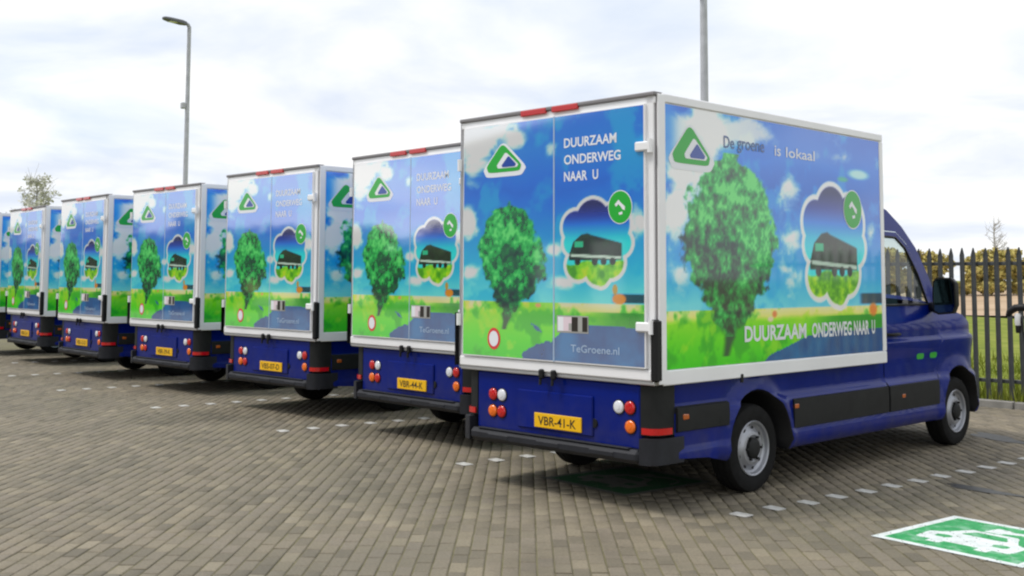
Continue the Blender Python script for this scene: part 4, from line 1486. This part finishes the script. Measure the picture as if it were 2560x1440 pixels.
def bare_tree(loc, h, wd, seed, label, name, n=0, leaf='pale_leaf', lsize=.12, cat='tree'):
    R_ = empty(name, loc)
    tk = MB()
    rgt = np.random.default_rng(seed)
    tk.tube([(0, 0, -.3), (.02 * h, 0, h * .4), (-.01 * h, .01 * h, h * .75), (0, 0, h)], [.022 * h, .016 * h, .009 * h, .002 * h], 8)
    tk.build('trunk', 'twig', R_, 60)
    br = MB()
    tips = []
    for i in range(46):
        zz = h * rgt.uniform(.28, .95); a = rgt.uniform(0, 2 * math.pi)
        L_ = wd * (1.05 - zz / h) ** .6 * 1.25 * rgt.uniform(.5, 1)
        e_ = Vector((L_ * math.cos(a), L_ * math.sin(a), zz + L_ * rgt.uniform(.3, .8)))
        m_ = Vector((e_.x * .5, e_.y * .5, zz + (e_.z - zz) * .4))
        br.tube([(0, 0, zz), m_, e_], [.005 * h, .003 * h, .0012 * h], 5)
        tips.append((*e_, wd * .13)); tips.append((*m_, wd * .16))
        for _ in range(4):
            q = m_.lerp(e_, rgt.uniform(.1, .9)); f = q + Vector(rgt.normal(0, .14 * wd, 3)) + Vector((0, 0, .12 * wd))
            br.tube([q, f], [.002 * h, .0008 * h], 4)
    br.build('branches', 'twig', R_, 60)
    if n:
        leaf_cloud(tips, n, lsize, seed + 5).build('crown', leaf, R_, 0)
    tag(R_, label, cat)
    return R_


bare_tree((-60.3, 18.8, 0), 7.5, 2.2, 41, 'hazy grey-green tree top showing above the trucks at far left', 'birch_tree', 900, lsize=.13)
bare_tree((-29.8, 78.5, .3), 6.2, 1.6, 43, 'thin bare tree standing above the olive bushes', 'bare_tree')

# grass along the fence
rg = np.random.default_rng(9)
nb = 26000
bx = rg.uniform(-16, 5, nb); by = 8.86 + 7 * rg.uniform(0, 1, nb) ** 1.7
hh = rg.uniform(.06, .22, nb) * (.5 + 1.3 * vnoise(bx * 1.3 + 90, by * 1.3 + 90, 5))
an = rg.uniform(0, 2 * math.pi, nb); wd = rg.uniform(.006, .012, nb) * 1.6
ln = rg.normal(0, .05, (nb, 2))
bz = .0 + .10 * np.clip((by - 8.9) / 3.1, 0, 1) ** 2 - .02
P0 = np.stack([bx - np.cos(an) * wd, by - np.sin(an) * wd, bz], -1); P1 = np.stack([bx + np.cos(an) * wd, by + np.sin(an) * wd, bz], -1)
P2 = np.stack([bx + ln[:, 0], by + ln[:, 1], bz + hh], -1)
V = np.stack([P0, P1, P2], 1).reshape(-1, 3)
me = bpy.data.meshes.new('grass')
me.vertices.add(len(V)); me.vertices.foreach_set('co', V.ravel())
me.loops.add(len(V)); me.loops.foreach_set('vertex_index', np.arange(len(V), dtype=np.int32))
me.polygons.add(nb); me.polygons.foreach_set('loop_start', np.arange(0, 3 * nb, 3, dtype=np.int32))
me.update(calc_edges=True)
me.materials.append(MT['grass_blade'])
tag(link('grass', me), 'bright green grass growing under and behind the fence', 'grass', kind='stuff')

# ------------------------------------------------------------------ unseen hall and trees, added to darken reflections in the glossy panels
MT['unseen_cladding'] = mat('unseen_dark_cladding', (.035, .05, .075), .5, noise=(1.5, .2))
wh_ = empty('unseen_warehouse', (-29, -36, 0), math.radians(20))
tag(wh_, 'long dark blue hall added out of view for the rear door reflections', 'building')
for k in range(-6, 14):
    MB().cbox((-15.4 + 2.2 * k, -.15, -.2), (-13.23 + 2.2 * k, 0, 10.6), .03).build('unseen_wall_panel', 'unseen_cladding', wh_)
MB().cbox((-28.6, -30, -.2), (15.5, -.16, 10.4), .1).build('unseen_hall', 'unseen_cladding', wh_)
MB().cbox((-28.7, -.3, 10.62), (15.6, .08, 10.9), .03).build('unseen_roof_edge', 'alu', wh_)
for k in range(4):
    MB().cbox((-12.5 + 7 * k, .005, .0), (-9.3 + 7 * k, .06, 3.6), .02).build('unseen_loading_door', 'grey_steel', wh_)
rgw = np.random.default_rng(77)
cl = []
for k in range(70):
    th = math.radians(8 + 32 * k / 69)
    dd = rgw.uniform(60, 66)
    cl.append((5 - dd * math.cos(th), 8 - dd * math.sin(th), rgw.uniform(.6, 3.6), rgw.uniform(1.2, 1.9)))
ramp_mat('unseen_belt_leaf', 2, [(.3, (.03, .05, .012)), (.5, (.06, .09, .02)), (.7, (.10, .12, .03))])
tb = leaf_cloud(cl, 9000, .38, 5).build('unseen_tree_belt', 'unseen_belt_leaf', None, 0)
tag(tb, 'low dark belt of trees added out of view for the rear door reflections', 'trees', kind='stuff')
